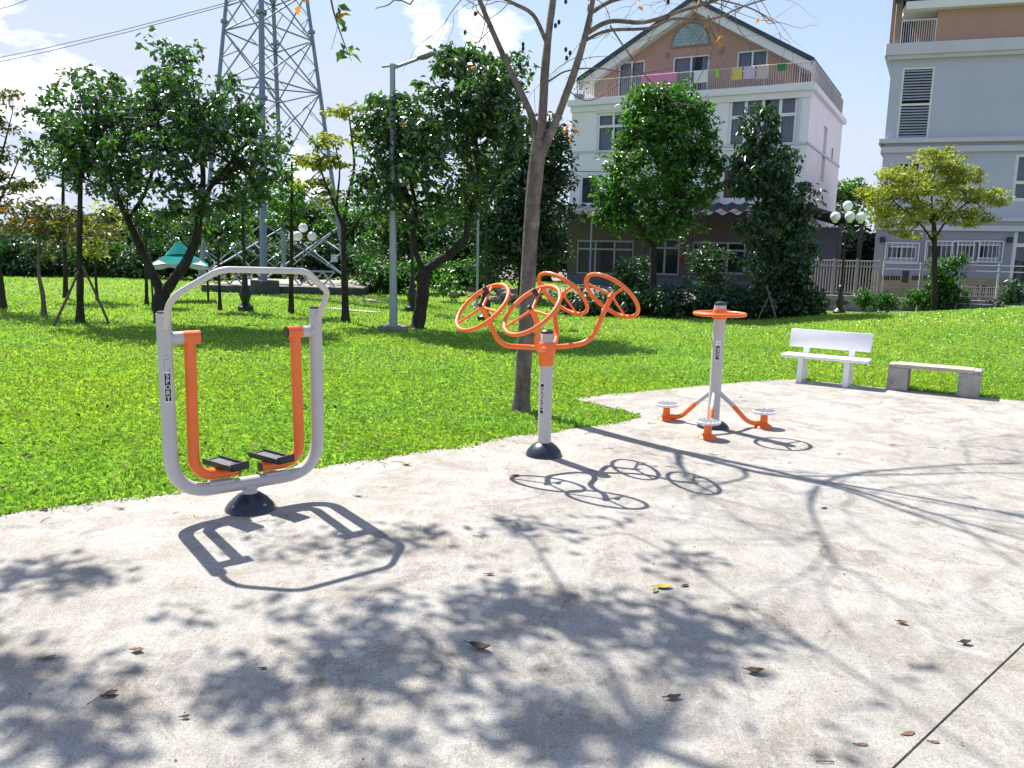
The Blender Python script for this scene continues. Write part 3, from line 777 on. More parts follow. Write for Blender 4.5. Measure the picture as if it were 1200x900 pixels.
# forked tree centre
tree('broadleaf_tree', 'dark broadleaf tree leaning over the steel street lamp', (490, 385), [
    ([(488, 386), (492, 368), (495, 345), (497, 320), (496, 312)], 0.15, 0.115),
    ([(496, 318), (488, 298), (485, 275), (488, 245), (480, 210), (470, 170), (465, 130)], 0.06, 0.02),
    ([(497, 318), (515, 306), (535, 292), (546, 278), (549, 258), (556, 235), (560, 200), (556, 150), (548, 100)], 0.10, 0.03),
    ([(552, 245), (575, 225), (590, 195)], 0.045, 0.02), ([(556, 200), (530, 170), (520, 130)], 0.04, 0.02), ([(486, 260), (460, 235), (440, 200)], 0.035, 0.015)],
    [(555, 115, 55, 60, 3.2), (480, 150, 60, 60, 3), (525, 190, 75, 60, 3.4), (450, 190, 42, 55, 1.6), (455, 240, 40, 30, .9), (535, 70, 28, 22, 0.6), (575, 160, 45, 60, 2.2), (590, 90, 28, 30, .7), (440, 130, 30, 30, .7), (530, 240, 50, 26, .8)],
    380, 31, 0.145, LM_DARK, BARK_D, (0.10, 0.34), asp=0.52, depth=1.3, seed=4, extra=(LM_ORANGE, 0.02, 1), limbs=0.5)
# dense dark tree behind the bare trunk
tree('broadleaf_tree', 'dense dark tree between the bare trunk and the white house', (610, 352), [
    ([(612, 352), (612, 320), (610, 270), (612, 200)], 0.16, 0.05), ([(611, 290), (630, 250), (645, 210)], .06, .03), ([(611, 280), (590, 240), (580, 210)], .06, .03)],
    [(620, 180, 45, 50, 2), (640, 230, 36, 60, 2), (590, 230, 45, 55, 2), (610, 285, 55, 40, 2), (650, 165, 20, 35, .6), (575, 295, 30, 35, 0.8), (640, 300, 28, 30, .8)],
    300, 42, 0.19, LM_DEEP, BARK_D, (0.3, 0.6), seed=5, limbs=0.2)
# slim straight tree with stakes
tree('slim_tree', 'slim straight black trunk held by two slanting stakes, left of the forked tree', (93, 378), [([(94, 379), (94, 340), (93, 290), (94, 240), (94, 200), (96, 160)], 0.075, 0.03)],
    [(92, 175, 40, 25, 1), (120, 150, 34, 30, .8)], 40, 26, 0.14, LM_DARK, BARK_D, (0.15, 0.35), seed=6, limbs=0.8)
def stake(p0, p1, r_, parentlabel, group=None):
    b = MB(); o = Vector(p0); b.tube([p0, (Vector(p0) + Vector(p1)) / 2 + Vector((0.01, 0, 0)), p1], [r_, r_ * .9, r_ * .8], 8, rough=.15)
    q = b.build('tree_stake', M_WOODP, None, origin=o); tag(q, parentlabel, 'stake', group); return q
B0 = G(93, 378)
stake(G(63, 382), at(92, 318, B0.y - 0.1), 0.028, 'left slanting stake of the slim black trunk', 'stakes propping trees')
stake(G(128, 380), at(97, 312, B0.y - 0.1), 0.028, 'right slanting stake of the slim black trunk', 'stakes propping trees')
tree('slim_tree', 'thin dark trunk just behind the staked slim tree', (77, 350), [([(77, 351), (76, 300), (74, 240), (74, 190)], 0.07, 0.03)], [(80, 190, 40, 30, 1)], 30, 24, 0.16, LM_DARK, BARK_D, (0.2, 0.4), seed=7, limbs=.6)
tree('young_tree', 'small sparse tree with browning leaves at the left of the lawn', (52, 371), [([(52, 371), (50, 345), (46, 325), (45, 300), (48, 275)], 0.055, 0.02), ([(46, 300), (70, 285), (95, 278)], .015, .006), ([(46, 315), (25, 290), (15, 275)], .015, .006)],
    [(50, 255, 50, 20, 2), (90, 270, 40, 22, 1.4), (20, 250, 30, 22, 1), (60, 290, 30, 14, .4)], 60, 12, 0.15, LM_OLIVE, BARK_G, (0.15, 0.35), flat=.35, seed=8, limbs=.9, extra=(LM_ORANGE, 0.25, 2))
tree('young_tree', 'thin sapling with yellowing leaves right of the staked trunk', (113, 352), [([(114, 352), (112, 320), (111, 290), (114, 262)], 0.04, 0.015)],
    [(113, 275, 24, 26, 1), (125, 255, 20, 20, .6)], 26, 14, 0.17, LM_YEL, BARK_D, (0.15, 0.35), seed=9, limbs=.8)
tree('feathery_tree', 'fine leaved tree leaning in from the left edge of the lawn', (2, 361), [([(3, 361), (0, 330), (-6, 290), (-12, 240), (-10, 190)], 0.09, 0.04), ([(-8, 250), (10, 215), (25, 180)], .03, .01), ([(-10, 220), (5, 170), (15, 130)], .03, .01)],
    [(5, 180, 34, 16, 1), (0, 140, 28, 20, .8), (15, 215, 34, 14, 1), (-35, 190, 50, 60, 2), (10, 240, 34, 14, .7), (-5, 112, 24, 10, .4)], 90, 22, 0.13, LM_OLIVE, BARK_D, (0.2, 0.4), flat=.3, seed=10, limbs=.8)
# slim trunks in the middle distance
for k, (bx, by, tx, ty, rr, blobs, lab) in enumerate([
    (258, 363, 256, 300, .045, [(262, 268, 30, 20, 1)], 'slim dark sapling left of the black lamp post'),
    (341, 367, 342, 215, .055, [(338, 240, 30, 24, 1), (330, 220, 24, 20, .7)], 'slim straight sapling seen through the air walker handrail'),
    (172, 357, 171, 300, .05, [(175, 262, 28, 22, 1)], 'dark sapling left of the teal tent'),
    (304, 338, 304, 255, .05, [(306, 250, 26, 18, 1)], 'thin trunk standing in front of the pylon base')]):
    tree('slim_tree', lab, (bx, by), [([(bx, by), ((bx + tx) / 2, (by + ty) / 2), (tx, ty), (tx, ty - 25)], rr, rr * .4)], blobs, 22, 22, 0.17, LM_MID if k % 2 else LM_DARK, BARK_D, (0.15, 0.35), seed=20 + k, limbs=.6)
tree('sparse_tree', 'sparse yellow tufted tree between the pylon and the street lamp', (405, 377), [
    ([(405, 378), (404, 340), (403, 300), (402, 262)], 0.085, 0.05), ([(402, 265), (390, 235), (378, 205), (372, 175)], .035, .012), ([(402, 262), (408, 230), (415, 195), (412, 160), (408, 130)], .04, .012),
    ([(403, 280), (425, 250), (440, 215)], .03, .01), ([(402, 270), (395, 240), (398, 200), (392, 165)], .03, .01), ([(403, 290), (385, 268), (368, 250)], .02, .008)],
    [(380, 165, 20, 8, 1), (368, 190, 22, 8, 1), (400, 130, 22, 8, .9), (395, 185, 30, 12, 1), (422, 160, 16, 10, .7), (360, 215, 20, 8, .7), (435, 215, 16, 10, .5), (385, 228, 20, 8, .5)], 52, 20, 0.13, LM_YEL, BARK_D, (0.12, 0.3), flat=.35, seed=30, limbs=1, extra=(LM_OLIVE, .8, 6), twig=.008)
# trees in front of the white house
def shrubby(name, label, base, Y, px, **kw): pass
tree('round_tree', 'round topped leafy tree in front of the white house awning', tuple(at(766, 372, 22.6)[:2]) + (-0.1,), [([(764, 382), (765, 345), (766, 300), (768, 240)], 0.14, 0.05), ([(766, 290), (735, 240), (720, 200)], .06, .02), ([(766, 280), (800, 220), (820, 180)], .06, .02)],
    [(760, 118, 30, 20, .7), (795, 112, 26, 16, .6), (835, 200, 16, 30, .4), (748, 135, 24, 22, .6), (820, 135, 20, 24, .5), (706, 240, 14, 24, .35), (772, 135, 50, 36, 2.2), (748, 165, 30, 28, 1.1), (800, 160, 40, 45, 2), (760, 200, 62, 45, 3), (725, 225, 32, 30, 1.1), (800, 220, 44, 35, 1.8), (755, 258, 48, 24, 1.5), (715, 255, 18, 18, .4), (790, 262, 36, 20, .8), (825, 175, 18, 28, .4)],
    560, 30, 0.15, LM_MID, BARK_D, (0.10, 0.36), seed=11, limbs=.25, crown='crown')
tree('conical_tree', 'dark conical tree with drooping leaves at the right corner of the white house', tuple(at(903, 372, 22.0)[:2]) + (-0.1,), [([(902, 384), (901, 345), (900, 300), (900, 240), (897, 180)], 0.085, 0.03)],
    [(893, 150, 22, 24, .7), (898, 190, 36, 28, 1.3), (880, 215, 32, 22, .8), (914, 228, 38, 26, 1.3), (900, 262, 38, 28, 1.3), (928, 285, 26, 34, 1.0), (905, 310, 36, 34, 1.3), (922, 340, 26, 26, .8), (870, 180, 22, 14, .4), (940, 245, 22, 16, .4)],
    300, 26, 0.20, LM_DEEP, BARK_G, (0.12, 0.42), asp=.42, seed=12, limbs=.5, droop=.9, flat=.6)
B1 = G(903, 376)
stake(at(889, 372, B1.y - .5), at(903, 343, B1.y - .1), 0.018, 'left pale stake of the conical tree', 'stakes propping trees')
stake(at(909, 372, B1.y - .5), at(898, 335, B1.y - .1), 0.024, 'right pale stake of the conical tree', 'stakes propping trees')
tree('yellow_green_tree', 'spreading yellow green tree in front of the blue grey building', tuple(at(1095, 368, 24.5)[:2]) + (-0.1,), [
    ([(1094, 372), (1095, 340), (1095, 300), (1095, 275), (1093, 255)], 0.10, 0.06), ([(1095, 285), (1078, 262), (1058, 245), (1040, 230)], .035, .012), ([(1095, 280), (1110, 258), (1130, 240), (1152, 228)], .035, .012),
    ([(1093, 258), (1092, 225), (1098, 190)], .035, .01), ([(1094, 265), (1075, 230), (1068, 205)], .03, .01), ([(1095, 262), (1118, 225), (1125, 205)], .03, .01)],
    [(1095, 185, 32, 14, 1.3), (1065, 205, 36, 12, 1.3), (1120, 205, 32, 13, 1.2), (1040, 225, 32, 12, 1.2), (1150, 228, 32, 11, 1.1), (1095, 225, 50, 18, 2), (1055, 255, 36, 14, 1.3), (1130, 252, 36, 13, 1.1), (1030, 245, 22, 10, .6), (1095, 250, 34, 12, .7), (1075, 275, 30, 8, .3), (1170, 235, 14, 8, .3)],
    300, 46, 0.105, LM_YEL, BARK_D, (0.14, 0.42), flat=.28, seed=13, limbs=.7, Y=24.5)
# foreground bare tree
def bare_tree():
    B = G(612, 481); root = empty('bare_tree', B, 0, 'nearly leafless grey barked tree rising behind the hand wheel machine', 'tree')
    tb = MB(); Y = B.y; tips = []
    def limb(pts, r0, r1, seg=12):
        P = [at(q[0], q[1], Y + (q[2] if len(q) > 2 else 0)) for q in pts]
        if P[0].z < .3: P[0].z = -.05
        S = spline(P, 6); n = len(S); rr = [r0 + (r1 - r0) * i / (n - 1) for i in range(n)]
        if P[0].z < .1: rr[0] *= 1.35; rr[1] *= 1.18; rr[2] *= 1.06
        tb.tube(S, rr, seg, rough=.16); return S
    limb([(611, 482), (613, 440), (616, 390), (619, 320), (624, 240), (629, 190), (632, 165)], .084, .070, 18)
    a = limb([(630, 185), (626, 145, .05), (611, 110, .1), (590, 65, .15), (570, 20, .2), (550, -30, .3), (520, -100, .5), (490, -180, .7)], .037, .014)
    b = limb([(632, 180), (636, 130), (639, 80), (644, 30), (650, -20, .1), (652, -100, .2), (640, -200, .2), (645, -300)], .050, .015)
    c = limb([(632, 185), (648, 150, -.05), (664, 110, -.1), (679, 65, -.15), (690, 25, -.2), (697, -10, -.2), (715, -70, -.4), (735, -160, -.6)], .045, .015)
    d = limb([(686, 40, -.18), (715, 25, -.3), (755, 26, -.5), (800, 12, -.7), (845, -2, -.9), (900, -30, -1.1)], .025, .009)
    e = limb([(684, 48, -.18), (712, 36, -.1), (760, 33, 0), (790, 22, .1), (835, 22, .2), (870, 8, .3), (915, -6, .4)], .017, .006)
    f = limb([(641, 50), (625, 18, -.1), (602, 4, -.2), (575, -10, -.3), (540, -40, -.5)], .022, .009)
    g = limb([(692, 15, -.2), (720, 0, .2), (770, -10, .5), (820, -40, .9), (880, -90, 1.3)], .022, .009)
    h = limb([(650, -60, .1), (610, -110, -.3), (570, -190, -.8)], .022, .009)
    tw = []
    tw.append(limb([(636, 100), (648, 92), (665, 83, -.1), (700, 80, -.2), (745, 86, -.3), (790, 80, -.3)], .012, .003, 6))
    tw.append(limb([(664, 105, -.1), (690, 118, -.2), (730, 96, -.3), (768, 60, -.4)], .006, .002, 5))
    tw.append(limb([(715, 30, -.3), (735, 60, -.35), (762, 95, -.4), (790, 118, -.4), (815, 122, -.4), (830, 110, -.4)], .008, .002, 5))
    tw.append(limb([(830, 18, .2), (834, 35, .2), (838, 48, .2), (830, 70, .2), (815, 100, .2)], .008, .003, 6))
    tw.append(limb([(845, 0, -.8), (880, 10, -.9), (900, 22, -.9), (908, 28, -.9)], .008, .003, 5))
    tw.append(limb([(570, 20, .2), (562, 50, .2), (545, 90, .2), (530, 75, .2)], .004, .0015, 5))
    # procedural twigs, drooping and wiry
    pr = random.Random(12)
    def grow(p, d, L, r0, lev, droop=0.0):
        n = 5; P = [p]; q = d.normalized(); cur = p
        for i in range(n):
            q = (q + Vector((pr.gauss(0, .28), pr.gauss(0, .28), pr.gauss(0, .22) - droop))).normalized()
            cur = cur + q * L / n; P.append(cur)
        tb.tube(spline(P, 3), [r0 + (r0 * .35 - r0) * i / (3 * n) for i in range(3 * n + 1)], 6 if r0 > .012 else 5, caps=False)
        tips.append(P[-1])
        if lev > 0:
            for k in range(pr.choice((2, 3, 3))):
                j = pr.randint(2, n); dd = (q + Vector((pr.gauss(0, .7), pr.gauss(0, .7), pr.gauss(0.05, .5)))).normalized()
                grow(P[j], dd, L * pr.uniform(.55, .85), r0 * .55, lev - 1, droop)
    for S in (a, b, c, d, g, h):
        for k in range(5):
            i = pr.randint(int(len(S) * .55), len(S) - 1); dr = (S[i] - S[max(0, i - 4)]).normalized()
            grow(S[i], (dr + Vector((pr.gauss(0, .5), pr.gauss(0, .5), pr.gauss(.1, .3)))), pr.uniform(.9, 1.7), .009, 2)
        grow(S[-1], (S[-1] - S[-4]), 1.5, .010, 2)
    for S in (a, c, d, e, f, g):
        for k in range(6):
            i = pr.randint(int(len(S) * .3), len(S) - 1)
            grow(S[i], Vector((pr.gauss(0, 1), pr.gauss(0, .5), pr.uniform(-.8, .3))), pr.uniform(.25, .8), .0042, 1, .12)
    tb.build('trunk', BARK_G, root, origin=B)
    # a few leftover leaves and dark seed pods
    C = []
    for (px, py, dy, n) in ((655, 130, -.05, 0), (668, 150, -.1, 5), (673, 158, -.1, 5), (662, 145, -.05, 2), (838, 44, .2, 5), (841, 52, .2, 4), (830, 30, .2, 1), (690, 5, -.2, 2), (820, 5, -.5, 3), (888, 18, -.9, 1), (900, 22, -.9, 1), (560, 12, .2, 2), (745, 4, -.3, 2), (860, 10, .3, 2)):
        for _ in range(n): C.append(at(px + pr.gauss(0, 3), py + pr.gauss(0, 3), Y + dy) - B)
    for tp in pr.sample(tips, 10): C.append(tp - B)
    C = np.array([tuple(x) for x in C]); V, Fn = leafgeo(C, np.full(len(C), .06), .5, .3, 1.0); fastmesh('withered_leaves', V, Fn, LM_ORANGE, root)
    pod = MB()
    for (px, py, dy) in ((663, 58, 0), (668, 62, 0), (664, 68, 0), (545, 38, .2), (613, 52, .1), (613, 57, .1), (557, 16, .2), (651, 30, 0), (655, 26, 0), (783, 2, -.4), (663, 2, 0)):
        p = at(px, py, Y + dy); pod.ball(p, .016, 8, (1, 1, 1.6))
    pod.build('seed_pods', mat('seed_pod_brown', (0.02, 0.012, 0.016), .7), root, origin=B)
bare_tree()

# overhead shade tree: stands left of the frame, its branches spread over the pavement
def shade_tree():
    base = Vector((-7.0, 4.6, 0)); root = empty('shade_tree', base, 0, 'leafy tree just outside the left edge whose boughs shade the near pavement', 'tree')
    pr = random.Random(5); r_ = np.random.default_rng(55)
    pats = [(75, 677, 75, 22, 1.2), (15, 699, 20, 10, 1), (8, 785, 32, 48, 1.6), (230, 722, 32, 16, .8), (340, 637, 50, 18, 1), (430, 647, 60, 20, .9), (500, 632, 35, 22, 1.1), (620, 622, 60, 25, .8), (600, 657, 40, 14, .7), (325, 707, 35, 12, .8), (460, 702, 50, 14, .9),
            (700, 612, 30, 8, .4), (795, 662, 60, 18, .8), (590, 717, 90, 30, 1.4), (680, 727, 90, 35, 1.4), (760, 717, 60, 20, 1), (820, 767, 60, 35, 1.1), (850, 742, 60, 25, 1), (570, 767, 40, 25, 1.2), (430, 757, 85, 30, 1.4), (280, 807, 75, 25, 1.4), (400, 787, 60, 25, 1.3),
            (640, 847, 55, 40, 1.5), (560, 817, 35, 14, .9), (470, 827, 70, 25, .5), (440, 872, 80, 22, .45), (100, 817, 110, 35, .45), (60, 867, 70, 30, .7), (150, 877, 60, 20, .5), (330, 867, 40, 20, .4), (1000, 882, 40, 15, .6), (1040, 810, 50, 14, .2)]
    tips = []; C = []
    for (px, py, rx, ry, w) in pats:
        if w == 0: continue
        for k in range(max(2, int(rx * ry / 210 * (0.4 + w)))):
            while True:
                a, b = pr.gauss(0, .5), pr.gauss(0, .5)
                if a * a + b * b < 1: break
            g_ = G(px + a * rx, py + b * ry); t = pr.uniform(4.6, 5.6) / SUN.z
            c = g_ + SUN * t
            for _ in range(12):
                q = proj(c)
                if q[2] < 0.1 or q[1] < -90: break
                t += .25; c = g_ + SUN * t
            tips.append((c, w))
            n = int(pr.uniform(8, 15) * min(1.2, w + .15))
            d = r_.normal(size=(n, 3)) * np.array((.075, .075, .06)); C.append(d + np.array(c))
    tb = MB(); top = Vector((-6.0, 5.3, 4.2))
    S = spline([base - Vector((0, 0, .05)), Vector((-6.9, 4.8, 1.6)), Vector((-6.5, 5.0, 3.1)), top], 5); tb.tube(S, [.2 - .008 * i for i in range(len(S))], 14, rough=.2)
    hubs = [Vector((-4.6, 6.0, 6.4)), Vector((-3.3, 5.4, 6.2)), Vector((-2.2, 6.2, 6.3)), Vector((-4.2, 4.4, 6.0)), Vector((-1.0, 5.8, 6.6)), Vector((-3.0, 4.2, 6.1)), Vector((0.0, 6.4, 6.9))]
    par = [top, 0, 1, top, 2, 3, 4]
    for h, p in zip(hubs, par):
        p = hubs[p] if isinstance(p, int) else p
        S = spline([p, (p + h) / 2 + Vector((0, 0, .3)), h], 5); tb.tube(S, [.035 - .002 * i for i in range(len(S))], 8)
    for c, w in tips:
        if pr.random() < .55: continue
        h = min(hubs, key=lambda q: (q - c).length); S = spline([h, (h + c) / 2 + Vector((pr.gauss(0, .06), pr.gauss(0, .06), .15)), c], 4)
        tb.tube(S, [.007 - .001 * i for i in range(len(S))], 5, caps=False)
    # a bough tip that droops into the top left of the view
    Yd = 6.6
    tb.tube(spline([Vector((-2.2, 6.2, 6.3)), at(380, -60, Yd), at(388, 0, Yd), at(396, 30, Yd), at(405, 55, Yd), at(412, 72, Yd)], 4), [.012 - .0005 * i for i in range(21)], 5)
    tb.tube(spline([at(396, 30, Yd), at(392, 45, Yd), at(388, 58, Yd)], 4), .002, 5)
    tb.tube(spline([Vector((-1.0, 5.8, 6.6)), at(490, -50, Yd), at(462, 0, Yd), at(440, 10, Yd)], 4), [.010 - .0006 * i for i in range(13)], 5)
    tb.build('trunk', BARK_G, root, origin=base)
    for (px, py, n) in ((398, 10, 3), (397, 16, 2), (402, 30, 3), (404, 60, 4), (410, 62, 3), (400, 58, 2)):
        C.append(np.array([tuple(at(px + pr.gauss(0, 3), py + pr.gauss(0, 3), Yd)) for _ in range(n)]))
    C = np.concatenate(C) - np.array(base); V, Fn = leafgeo(C, np.full(len(C), .095), .5, .8, .3, r_)
    fastmesh('crown', V, Fn, LM_MID, root)
    C = np.array([tuple(at(px, py, Yd)) for px, py in ((352, 2), (357, 0), (350, 6), (404, 16), (398, 18))]) - np.array(base)
    V, Fn = leafgeo(C, np.full(len(C), .10), .5, .8, .6, r_); fastmesh('withered_leaves', V, Fn, LM_ORANGE, root)
shade_tree()

# ------------------------------------------------------------------ bushes, hedges, far woods
def bush(name, label, blobs, Y, n, per, leaf, lm, crad=(0.15, 0.4), seed=1, cat='bush', group=None, kind=None, z=None, asp=.5, flat=.8):
    x = sum(b_[0] for b_ in blobs) / len(blobs); base = at(x, 330, Y); base.z = hz(base.x, base.y)
    t = tree(name, label, tuple(base), [], [b_ if len(b_) == 5 else (*b_, 1) for b_ in blobs], n, per, leaf, lm, BARK_D, crad, flat, Y, group, cat, asp, 0, .9, .2, seed, crown='foliage')
    return t
bush('shrub', 'low dark shrub row in the shade of the white house, behind the ring handle machine', [(680, 362, 34, 16, 1.2), (730, 358, 40, 20, 1.5), (790, 358, 45, 22, 1.6), (845, 358, 40, 22, 1.5), (880, 360, 30, 18, 1)], 21.2, 300, 46, .13, LM_DEEP, (.2, .4), 40)
bush('shrub', 'rounded dark shrub under the left ground floor window of the white house', [(745, 325, 22, 24, 1), (735, 340, 20, 16, .6)], 23.5, 60, 40, .13, LM_DEEP, (.15, .35), 41)
bush('shrub', 'dark climbing foliage under the conical tree', [(940, 350, 26, 26, 1), (915, 352, 26, 24, 1), (930, 320, 20, 24, .7)], 21.3, 90, 44, .15, LM_DEEP, (.2, .4), 42)
bush('shrub', 'loose dark sapling in front of the middle window of the white house', [(830, 300, 26, 16, 1), (822, 322, 22, 14, .7), (838, 335, 18, 14, .6)], 24, 40, 26, .16, LM_DEEP, (.2, .4), 43)
bush('shrub', 'small bright green shrub left of the yellow green tree trunk', [(1022, 352, 18, 12, 1), (1038, 355, 14, 9, .8), (1008, 352, 10, 12, .6)], 23.5, 55, 36, .09, LM_BUSH, (.12, .25), 44)
bush('shrub', 'tall leafy shrub behind the yellow green tree trunk', [(1105, 325, 18, 22, 1.2), (1110, 350, 26, 16, 1.2), (1085, 350, 24, 12, 1), (1120, 310, 10, 12, .3)], 25.2, 90, 34, .14, LM_BUSH, (.15, .35), 45)
bush('shrub', 'shrub at the right edge behind the fence', [(1190, 345, 16, 16, 1), (1175, 355, 16, 8, .5)], 25, 36, 26, .13, LM_DEEP, (.12, .3), 46)

# hedge and far trees on the left
for k, (x, w, lm, lab) in enumerate([(20, 60, LM_DEEP, 'dark hedge stretch at the far left edge of the lawn'), (110, 60, LM_FAR, 'hedge stretch behind the staked slim tree'), (200, 55, LM_DEEP, 'hedge stretch behind the teal tent'),
                                  (290, 55, LM_FAR, 'hedge stretch behind the pylon base'), (375, 50, LM_DEEP, 'hedge stretch behind the sparse tree trunk')]):
    bush('hedge', lab, [(x - w * .5, 306, w * .5, 20, 1), (x, 302, w * .5, 24, 1), (x + w * .5, 306, w * .5, 20, 1)], 36.5 + k % 2, 120, 36, .24, lm, (.35, .7), 50 + k, 'hedge', 'hedges along the far edge of the lawn')
for k, (x, y, w, h, lm, lab) in enumerate([(70, 268, 75, 24, LM_OLIVE, 'wide flat topped far tree at the left'), (-10, 290, 60, 34, LM_DEEP, 'far dark tree at the left edge'), (150, 265, 50, 30, LM_DEEP, 'far dark tree left of the teal tent'),
        (215, 270, 55, 34, LM_FAR, 'far tree above the teal tent'), (280, 262, 55, 38, LM_DEEP, 'far dark tree behind the pylon legs'), (350, 250, 55, 42, LM_FAR, 'far leafy tree behind the right pylon leg'),
        (415, 265, 50, 44, LM_MID, 'far brighter tree left of the street lamp'), (480, 270, 55, 50, LM_FAR, 'far tree behind the centre forked trunk'), (555, 275, 50, 48, LM_DEEP, 'far tree left of the bare trunk'), (640, 280, 50, 50, LM_DEEP, 'far tree beside the white house left wall')]):
    Yf = 44 + (k * 7) % 9
    bp = at(x, 318, Yf); bp.z = 0
    tree('distant_tree', lab, tuple(bp), [([(x, 322), (x + 2, 300), (x, y)], .22, .1), ([(x, 300), (x - w * .4, y)], .12, .05), ([(x, 300), (x + w * .4, y)], .12, .05)],
         [(x, y, w * .6, h * .7, 1.4), (x - w * .5, y + 6, w * .5, h * .6, 1), (x + w * .5, y + 5, w * .5, h * .6, 1), (x, y + h * .5, w * .8, h * .45, .8)], 150, 38, .30, lm, BARK_D, (.5, 1.1), Y=Yf, seed=70 + k, limbs=.25, group='trees beyond the far edge of the lawn', flat=.6, seg=7)
bp = at(995, 330, 50); bp.z = 0
tree('distant_tree', 'bright green far tree between the two buildings', tuple(bp), [([(995, 320), (994, 270), (994, 235)], .2, .1)], [(995, 222, 26, 12, 1.4), (975, 232, 18, 12, .7), (1012, 230, 18, 12, .7), (985, 262, 28, 26, 1.2), (1008, 280, 20, 24, .9)], 120, 36, .26, LM_MID, BARK_D, (.4, .8), Y=50, seed=90, limbs=.3, flat=.5)
# undergrowth right of the street lamp
for k, (x, y, w, h, lm, lab) in enumerate([(445, 322, 30, 22, LM_BUSH, 'leafy undergrowth just left of the street lamp'), (505, 318, 30, 20, LM_MID, 'bright undergrowth behind the centre forked trunk'), (550, 322, 26, 18, LM_BUSH, 'undergrowth right of the centre forked trunk'), (425, 290, 14, 26, LM_MID, 'thin leafy sapling left of the street lamp'), (520, 330, 8, 16, LM_MID, 'small pale sapling right of the centre forked trunk')]):
    bush('undergrowth' if k < 3 else 'sapling', lab, [(x, y, w, h, 1), (x + w * .6, y + h * .3, w * .6, h * .6, .6)], 29 if k < 3 else 25, 80 if k < 3 else 16, 30 if k < 3 else 16, .17, lm, (.2, .5), 100 + k, 'undergrowth' if k < 3 else 'sapling')

# ------------------------------------------------------------------ street furniture
def street_lamp():
    B = G(461, 387); t = empty('street_lamp', B, 0, 'tall galvanised steel street lamp with a single arm on a square concrete foot', 'street lamp')
    b = MB(); b.box((-.28, -.2, -.05), (.28, .2, .09), .01); b.build('foot', mat('lamp_foot_concrete', (.2, .18, .15), .9, .3, 5, bmp=.4), t)
    b = MB(); b.box((-.13, -.13, .09), (.13, .13, .11), .004)
    H_ = (at(461, 75, B.y)).z
    b.lathe([(.085, .11), (.078, .6), (.05, H_)], seg=16); b.build('pole', M_GALV, t)
    T = at(461, 80, B.y) - B; E = at(490, 69, B.y) - B; F2 = at(508, 64, B.y) - B
    b = MB(); b.tube([(0, 0, T.z), E], .03, 10); b.tube([(-.2, 0, T.z + .02), (.1, 0, T.z + .06)], .02, 8); b.build('arm', M_GALV, t)
    b = MB(); d = (F2 - E); 
    V = []; Fs = []; n = 7
    for i in range(n):
        u = i / (n - 1); w = .16 * math.sin(math.pi * (.12 + .8 * u)); hh = .06 * math.sin(math.pi * (.15 + .75 * u)); c = E + d * (u * 1.25 - .1)
        for k in range(10):
            a = 2 * math.pi * k / 10; V.append(c + Vector((0, w * math.cos(a), hh * math.sin(a) + .02)))
    for i in range(n - 1):
        for k in range(10): Fs.append((i*10+k, i*10+(k+1) % 10, (i+1)*10+(k+1) % 10, (i+1)*10+k))
    Fs += [tuple(reversed(range(10))), tuple((n-1)*10+k for k in range(10))]
    b.add(V, Fs); b.build('lamp_head', mat('lamp_head_grey', (.3, .32, .34), .5), t)
street_lamp()

def globe_lamp(base, H_, label, s=1.0, n=4, group='black globe lamp posts', vis=True, gr=.145):
    t = empty('globe_lamp', base, 0, label, 'lamp post', group)
    b = MB(); b.lathe([(.19*s, 0), (.19*s, .10*s), (.15*s, .13*s), (.09*s, .20*s), (.12*s, .30*s), (.15*s, .40*s), (.11*s, .50*s), (.075*s, .62*s), (.06*s, .85*s), (.085*s, .88*s), (.05*s, .92*s)], seg=16); b.build('pedestal', M_IRON, t)
    b = MB(); b.lathe([(.042*s, .9*s), (.032*s, H_ - .25), (.05*s, H_ - .23), (.032*s, H_ - .2), (.03*s, H_ + .12)], seg=12); b.build('pole', M_IRON, t)
    pos = [(0, 0, H_ + .30)] + [(.40 * s * math.cos(R(a)), .40 * s * math.sin(R(a)), H_) for a in (8, 128, 248)][:n-1]
    if n == 4: pos = [(0.03, .1, H_ + .33), (-.33, .0, H_ + .02), (.38, .0, H_ + .02), (-.06, -.34, H_ + .02)]
    for p in pos:
        p = Vector(p)
        if p.xy.length > .1:
            q = [Vector((0, 0, H_ - .32)), Vector((p.x * .5, p.y * .5, H_ - .40)), Vector((p.x, p.y, H_ - .28)), Vector((p.x, p.y, H_ - .12))]
            b = MB(); b.tube(spline(q, 5), .014, 8)
            b.tube(spline([Vector((0, 0, H_ - .15)), Vector((p.x * .4, p.y * .4, H_ - .22)), Vector((p.x * .55, p.y * .55, H_ - .33))], 4), .008, 6); b.build('bracket', M_IRON, t)
        b = MB(); b.lathe([(.05, -.15), (.07, -.12), (.05, -.10)], p, 12); b.ball(p + Vector((0, 0, .02)), gr, 22); b.build('globe', M_GLOBE, t)
    return t
p = at(983, 368, 23.0); p.z = hz(p.x, p.y) - .02
H1 = at(990, 255, 23.0).z - p.z
globe_lamp(p, H1 - .02, 'black lamp post with four white globes beside the yellow green tree', gr=.135, s=.9)
p = G(288, 364); globe_lamp(p, 2.75, 'black lamp post with a baluster foot left of the pylon leg', 1.0)
p = G(483, 364); globe_lamp(p, 2.75, 'black lamp post just left of the centre forked trunk', 1.0)
p = G(568, 375); globe_lamp(p, 3.4, 'black lamp post behind the left hand wheels', .9)
p = G(355, 338); globe_lamp(p, at(355, 278, p.y).z, 'distant lamp post with white globes seen through the pylon', .9, 4, gr=.17)
